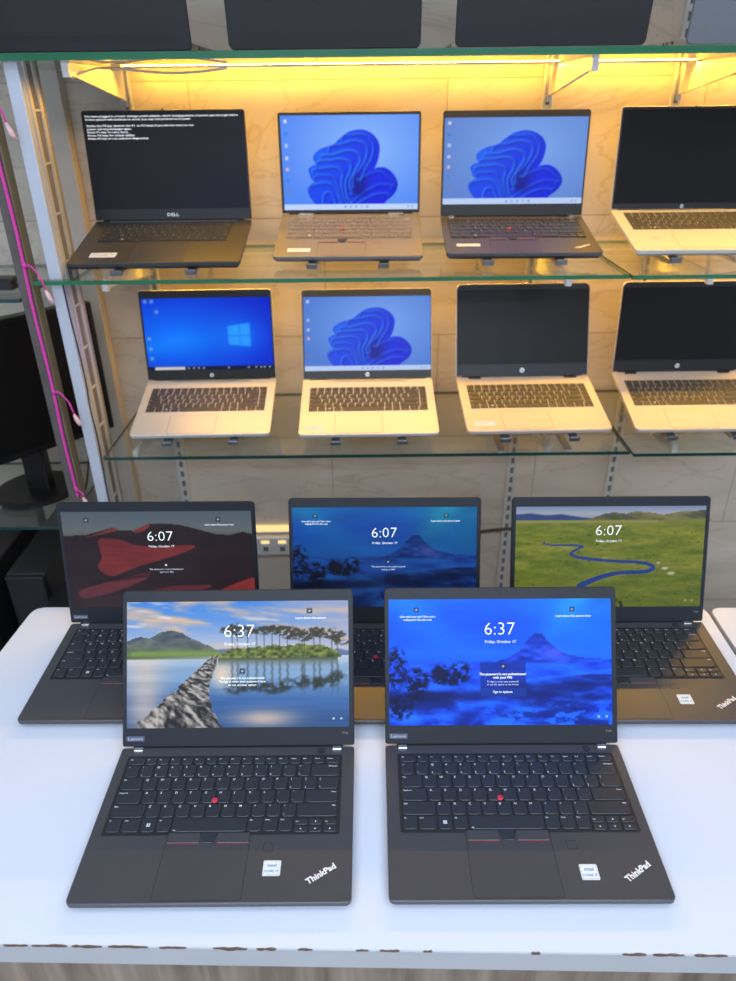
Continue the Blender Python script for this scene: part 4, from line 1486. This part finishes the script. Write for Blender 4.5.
# thin black cable down the pale upright
b = MB()
P = []
for px, z in ((-.621, -.3255), (-.6195, -.40), (-.6165, -.46), (-.6150, -.54), (-.6175, -.60), (-.6150, -.67), (-.6165, -.74), (-.6185, -.80), (-.6190, -.95), (-.619, -1.2), (-.619, -1.6205)):
    P.append(Vector((px, 1.4967, Z + z)))
sm = []
for i in range(len(P) - 1):
    p0, p1, p2, p3 = P[max(i - 1, 0)], P[i], P[i + 1], P[min(i + 2, len(P) - 1)]
    for j in range(6):
        t = j / 6
        sm.append(.5 * (2 * p1 + (p2 - p0) * t + (2 * p0 - 5 * p1 + 4 * p2 - p3) * t * t + (3 * p1 - p0 - 3 * p2 + p3) * t ** 3))
b.tube(sm, .0018, 8)
tag(b.build('cable', M['cable_black'], smooth=True), 'thin black cable hanging down the inner edge of the pale upright', 'cable')

# white lead of the LED strip, under the left of the top shelf
def spline(P, n=8):
    P = [Vector(p) for p in P]; out = []
    for i in range(len(P) - 1):
        p0, p1, p2, p3 = P[max(i - 1, 0)], P[i], P[i + 1], P[min(i + 2, len(P) - 1)]
        for j in range(n):
            t = j / n
            out.append(.5 * (2 * p1 + (p2 - p0) * t + (2 * p0 - 5 * p1 + 4 * p2 - p3) * t * t + (3 * p1 - p0 - 3 * p2 + p3) * t ** 3))
    out.append(P[-1])
    return out


b = MB()
b.tube(spline([(-.548, 1.56, Z + .0395), (-.54, 1.60, Z + .050), (-.525, 1.66, Z + .0585), (-.49, 1.70, Z + .0585), (-.44, 1.71, Z + .053), (-.38, 1.71, Z + .0505), (-.33, 1.72, Z + .0535), (-.285, 1.74, Z + .0590)]), .0024, 8)
tag(b.build('lead', M['cable_white'], smooth=True), 'white lead sagging under the left end of the top shelf', 'cable')
b = MB()
b.tube(spline([(1.04, 1.866, Z - 1.1305), (1.0, 1.866, Z - 1.140), (.96, 1.866, Z - 1.155), (.92, 1.866, Z - 1.176), (.86, 1.866, Z - 1.22), (.83, 1.866, Z - 1.32), (.82, 1.866, .10), (.82, 1.862, .006), (.82, 1.80, .0045)]), .004, 8)
tag(b.build('cable', M['cable_tan'], smooth=True), 'tan cable lying on the wall at right, behind the green plain laptop', 'cable')
b = MB()
b.tube(spline([(1.02, 1.889, Z - 1.20), (.90, 1.888, Z - 1.165), (.80, 1.888, Z - 1.150), (.722, 1.878, Z - 1.145), (.60, 1.888, Z - 1.165), (.4255, 1.878, Z - 1.165), (.33, 1.888, Z - 1.185), (.25, 1.889, Z - 1.23)]), .0045, 8)
tag(b.build('cable', M['cable_black'], smooth=True), 'dark cable running along the wall behind the rear right laptop', 'cable')

# ------------------------------------------------------------------ the tables
ZTAB = Z - .8227
def round_corner(pts, rad, which, n=6):
    out = []
    k = len(pts)
    for i, p in enumerate(pts):
        p = Vector(p)
        if i in which:
            a, c = Vector(pts[i - 1]), Vector(pts[(i + 1) % k])
            u, w = (a - p).normalized(), (c - p).normalized()
            s, e = p + u * rad, p + w * rad
            for j in range(n + 1):
                t = j / n
                q = s * (1 - t) ** 2 + p * 2 * t * (1 - t) + e * t * t
                out.append((q.x, q.y))
        else:
            out.append((p.x, p.y))
    return out


def fy(x): return .4508 - .0253 * x         # front edge line
T1 = [(-.672, fy(-.672)), (.604, fy(.604)), (.6140, 1.0505), (-.622, 1.0705)]
r = empty('display_table', (-.03, .76, 0), (0, 0, 0), 'white laminated display table with a grey wood front, carrying five black laptops', 'table')
o3 = Vector((-.03, .76, 0))
def sh(pts): return [(p[0] - o3.x, p[1] - o3.y) for p in pts]
b = MB()
b.prism(sh(round_corner(T1, .024, (2, 3))), ZTAB - .034, ZTAB, .0012, 0, mi_side=1)
b.build('tabletop', [M['laminate'], M['edge_shade']], r)
b = MB()
I = inset(T1, .012)
b.prism(sh([I[0], I[1], (I[1][0], I[1][1] + .018), (I[0][0], I[0][1] + .018)]), .06, ZTAB - .0342)
b.build('front_panel', M['wood'], r)
for s in (0, 1):
    a, c = ((I[0], I[3]) if s == 0 else (I[1], I[2]))
    d = .018 if s == 0 else -.018
    b = MB()
    q = [(a[0], a[1] + .019), (a[0] + d, a[1] + .019), (c[0] + d, c[1]), (c[0], c[1])]
    b.prism(sh(q if s == 0 else q[::-1]), 0, ZTAB - .0342)
    b.build('side_panel', M['wood'], r)
# worn places along the front edge
rnd = random.Random(4)
def chip(x, w, hh):
    n = 7
    b = MB()
    top = [(x + w * (i / n - .5), fy(x + w * (i / n - .5)) + .0003 + (rnd.random() * .0016 if 0 < i < n else 0)) for i in range(n + 1)]
    v = [(p[0] - o3.x, p[1] - o3.y, ZTAB + .00025) for p in top]
    v += [(p[0] - o3.x, fy(p[0]) - .0004 - o3.y, ZTAB - .0008) for p in top]
    v += [(p[0] - o3.x, fy(p[0]) - .0006 - o3.y, ZTAB - .0010 - (rnd.random() * hh * .7 if 0 < i < n else 0)) for i, p in enumerate(top)]
    m = n + 1
    f = [(i, i + 1, m + i + 1, m + i) for i in range(n)] + [(m + i, m + i + 1, 2 * m + i + 1, 2 * m + i) for i in range(n)]
    b.add(v, f)
    e = b.build('edge_chip', M['chip'], r)
    e['label'] = 'brown chip in the white front edge'
for x, w, hh in ((-.398, .028, .002), (-.360, .040, .0015), (-.318, .034, .003), (-.272, .045, .0015), (-.222, .03, .002), (-.158, .038, .006), (-.118, .022, .003), (-.075, .016, .0015), (-.012, .014, .001), (.018, .022, .001), (.060, .010, .001), (.178, .010, .003), (.285, .026, .002), (.322, .034, .002), (.368, .036, .002)):
    chip(x, w, hh)

T2 = [(.612, fy(.62)), (1.16, fy(1.16)), (1.16, 1.040), (.6205, 1.0465)]
r = empty('display_table', (.9, .75, 0), (0, 0, 0), 'second white table, only its corner showing at the right edge of the photo', 'table')
o3 = Vector((.9, .75, 0))
b = MB()
b.prism(sh(round_corner(T2, .022, (3,))), ZTAB - .034, ZTAB, .0012, 0, mi_side=1)
b.build('tabletop', [M['laminate'], M['edge_shade']], r)
b = MB()
I = inset(T2, .012)
b.prism(sh([I[0], I[1], (I[1][0], I[1][1] + .018), (I[0][0], I[0][1] + .018)]), .06, ZTAB - .0342)
b.build('front_panel', M['wood'], r)
for s in (0, 1):
    a, c = ((I[0], I[3]) if s == 0 else (I[1], I[2]))
    d = .018 if s == 0 else -.018
    b = MB()
    q = [(a[0], a[1] + .019), (a[0] + d, a[1] + .019), (c[0] + d, c[1]), (c[0], c[1])]
    b.prism(sh(q if s == 0 else q[::-1]), 0, ZTAB - .0342)
    b.build('side_panel', M['wood'], r)

# ------------------------------------------------------------------ dark corner at the left
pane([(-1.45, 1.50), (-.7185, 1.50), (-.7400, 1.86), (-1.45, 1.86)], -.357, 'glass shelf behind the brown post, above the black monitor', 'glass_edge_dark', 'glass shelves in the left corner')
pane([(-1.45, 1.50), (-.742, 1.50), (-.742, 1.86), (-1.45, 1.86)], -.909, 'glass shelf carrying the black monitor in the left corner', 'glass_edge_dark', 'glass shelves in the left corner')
bk = ((-1.38, -.357), (-1.38, -.909), (-.775, -.909))
for i, (x, zt) in enumerate(bk[2:]):
    pass

mon = empty('monitor', (-.885, 1.69, Z - .909), (0, 0, 0), 'large black monitor standing on glass behind the brown post', 'monitor')
mo = Vector(mon.location)
b = MB()
b.cyl((0, 0), .105, 0, .006, 40, 0); b.cyl((0, 0), .105, .006, .011, 40, 0, .095)
b.build('stand_base', M['monitor'], mon)
b = MB()
b.bbox(-.012, .046, -.020, .020, .011, .20, .006)
b.build('stand_neck', M['monitor'], mon)
# panel: right edge at (-.668, 1.755), running towards the viewer on the left
pr = Vector((-.668, 1.752, Z - .756)); ax = Vector((-.203, -.222, 0)).normalized()
nrm = Vector((-ax.y, ax.x, 0))                # faces right and front
if nrm.y > 0: nrm = -nrm
W_, H_ = .54, .332
Tm = Matrix(((-ax.x, 0, nrm.x, pr.x + ax.x * W_ - mo.x), (-ax.y, 0, nrm.y, pr.y + ax.y * W_ - mo.y), (0, 1, 0, pr.z - mo.z), (0, 0, 0, 1)))
b = MB(); b.prism(rrect(0, W_, 0, H_, .006, 3), -.030, 0, .002, 0, mtx=Tm)
b.prism(rrect(W_ * .2, W_ * .8, H_ * .15, H_ * .85, .02, 3), -.05, -.029, 0, 0, mtx=Tm)
cas = b.build('casing', M['monitor'], mon)
b = MB(); b.box(.010, W_ - .010, .016, H_ - .010, 0, .0006, 0, Tm)
b.build('panel', M['monitor_screen'], mon)
b = MB(); b.bbox(-.006, .040, .012, .020, .14, .165, .002)
c_ = b.build('stand_clip', M['tower_grey'], mon)

# small blue headed plug seen between the posts
b = MB(); b.cyl((0, 0), .005, 0, .014, 14, 0)
b.cyl((0, 0), .0035, .014, .024, 14, 1)
b.tube(spline([(0, 0, 0), (.000, .004, -.05), (-.010, .006, -.15), (-.040, .01, -.25), (-.065, .012, -.2765), (-.085, .012, -.2765)]), .0025, 8, 1)
M['blue_plug'] = mat('blue_plug', (.10, .22, .48), .4)
o = b.build('plug', [M['blue_plug'], M['cable_black']], None, (-.690, 1.62, Z - .705 + .0755))
o.location.z = Z - .909 + .279
tag(o, 'small blue plug on a black lead between the brown post and the pale upright', 'plug')
M.setdefault('charger', mat('black_charger', (.02, .02, .022), .4))
b = MB(); b.bbox(-.05, .05, -.022, .022, 0, .024, .005)
b.tube(spline([(.05, 0, .012), (.068, .01, .010), (.075, .05, .004), (.04, .09, .004)]), .003, 8)
tag(b.build('power_adapter', M['charger'], None, (-.815, 1.60, Z - .357)), 'black power adapter on the glass shelf above the monitor', 'power adapter')

r = empty('low_bench', (-1.05, 1.56, 0), (0, 0, 0), 'low dark bench under the computer towers behind the table', 'bench')
b = MB(); b.bbox(-.42, .338, -.30, .30, .22, .25, .003); b.build('bench_top', M['brown'], r)
for sx in (-.38, .30):
    for sy in (-.26, .27):
        b = MB(); b.bbox(sx - .02, sx + .02, sy - .02, sy + .02, 0, .22, .002); b.build('leg', M['brown'], r)


def tower(x, y, w, d, h, lab):
    r = empty('computer_tower', (x, y, .25), (0, 0, 0), lab, 'computer', 'black computer towers in the left corner')
    b = MB()
    b.prism(rrect(-w / 2, w / 2, -d / 2 + .012, d / 2, .004, 2), .006, h, .003)
    b.build('case', M['tower'], r)
    b = MB()
    b.prism(rrect(-w / 2 + .001, w / 2 - .001, -d / 2, -d / 2 + .012, .004, 2), .006, h - .004, .002, 0)
    for k in range(3):
        b.box(-w * .36, w * .36, -d / 2 - .0006, -d / 2, h * .80 - k * .045, h * .80 - k * .045 + .030, 1)
    b.build('front_cover', [M['tower'], M['black_plastic']], r)
    b = MB(); b.cyl((0, 0), .008, 0, .0014, 16, mtx=Matrix.Translation((0, -d / 2, h * .52)) @ Matrix.Rotation(PI / 2, 4, 'X'))
    b.build('power_button', M['chrome'], r)
    for sx in (-1, 1):
        for sy in (-1, 1):
            b = MB(); b.cyl((sx * w * .35, sy * d * .35), .009, 0, .0065, 12); b.build('rubber_foot', M['rubber'], r)
    return r


tower(-.832, 1.60, .095, .36, Z - 1.000 - .25, 'black computer tower behind the table, tallest, below the monitor')
tower(-.743, 1.385, .060, .17, Z - 1.05 - .25, 'black computer tower close behind the rear left laptop, lower than its neighbour')
tower(-.965, 1.56, .110, .38, Z - .985 - .25, 'black computer tower at the left edge of the photo')

# ------------------------------------------------------------------ the room
def slab(name, x0, x1, y0, y1, z0, z1, m):
    b = MB(); b.box(x0, x1, y0, y1, z0, z1)
    return struct(b.build(name, M[m]))


slab('floor', -2.4, 2.4, -3.2, YW + .1, -.1, 0, 'floor')
slab('ceiling', -2.4, 2.4, -3.2, YW + .1, 2.75, 2.85, 'ceiling')
slab('wall_back', -2.4, 2.4, YW, YW + .1, 0, 2.75, 'tile')
slab('wall_left', -2.5, -2.4, -3.2, YW + .1, 0, 2.75, 'plaster')
slab('wall_right', 2.4, 2.5, -3.2, YW + .1, 0, 2.75, 'plaster')
slab('wall_front', -2.4, 2.4, -3.3, -3.2, 0, 2.75, 'plaster')

# ceiling lamps of the shop
def ceiling_lamp(x, y, e, sx=1.2, sy=.9):
    l = bpy.data.lights.new('ceiling_lamp', 'AREA')
    l.shape = 'RECTANGLE'; l.size = sx; l.size_y = sy
    l.color = (.72, .835, 1.0)
    l.energy = e
    o = bpy.data.objects.new('ceiling_lamp', l); C.objects.link(o)
    o.location = (x, y, 2.735)


for x, y, e in ((-.75, .15, 9.5), (.75, .15, 9.5), (-.75, -.9, 20), (.75, -.9, 20), (-.75, -2.2, 44), (.75, -2.2, 44)):
    ceiling_lamp(x, y, e)

w = bpy.data.worlds.new('shop_air')
bpy.context.scene.world = w
w.use_nodes = True
w.node_tree.nodes['Background'].inputs['Color'].default_value = (.8, .88, 1, 1)
w.node_tree.nodes['Background'].inputs['Strength'].default_value = .05

# ------------------------------------------------------------------ camera
cd = bpy.data.cameras.new('camera')
co = bpy.data.objects.new('camera', cd)
C.objects.link(co)
cd.sensor_fit = 'VERTICAL'
cd.sensor_height = 36
cd.lens = 717.77 / 981 * 36
cd.clip_start = .02
Rc = Matrix.Rotation(R(90 - 28.619), 4, 'X') @ Matrix.Rotation(-.01137, 4, 'Z')
co.matrix_world = Matrix.Translation((0, 0, CAMZ)) @ Rc
cd.dof.use_dof = True
cd.dof.focus_distance = 1.02
cd.dof.aperture_fstop = 4.6
bpy.context.scene.camera = co
vs = bpy.context.scene.view_settings
vs.view_transform = 'Standard'
vs.look = 'None'
vs.gamma = 1
vs.exposure = 0
vs.use_curve_mapping = False
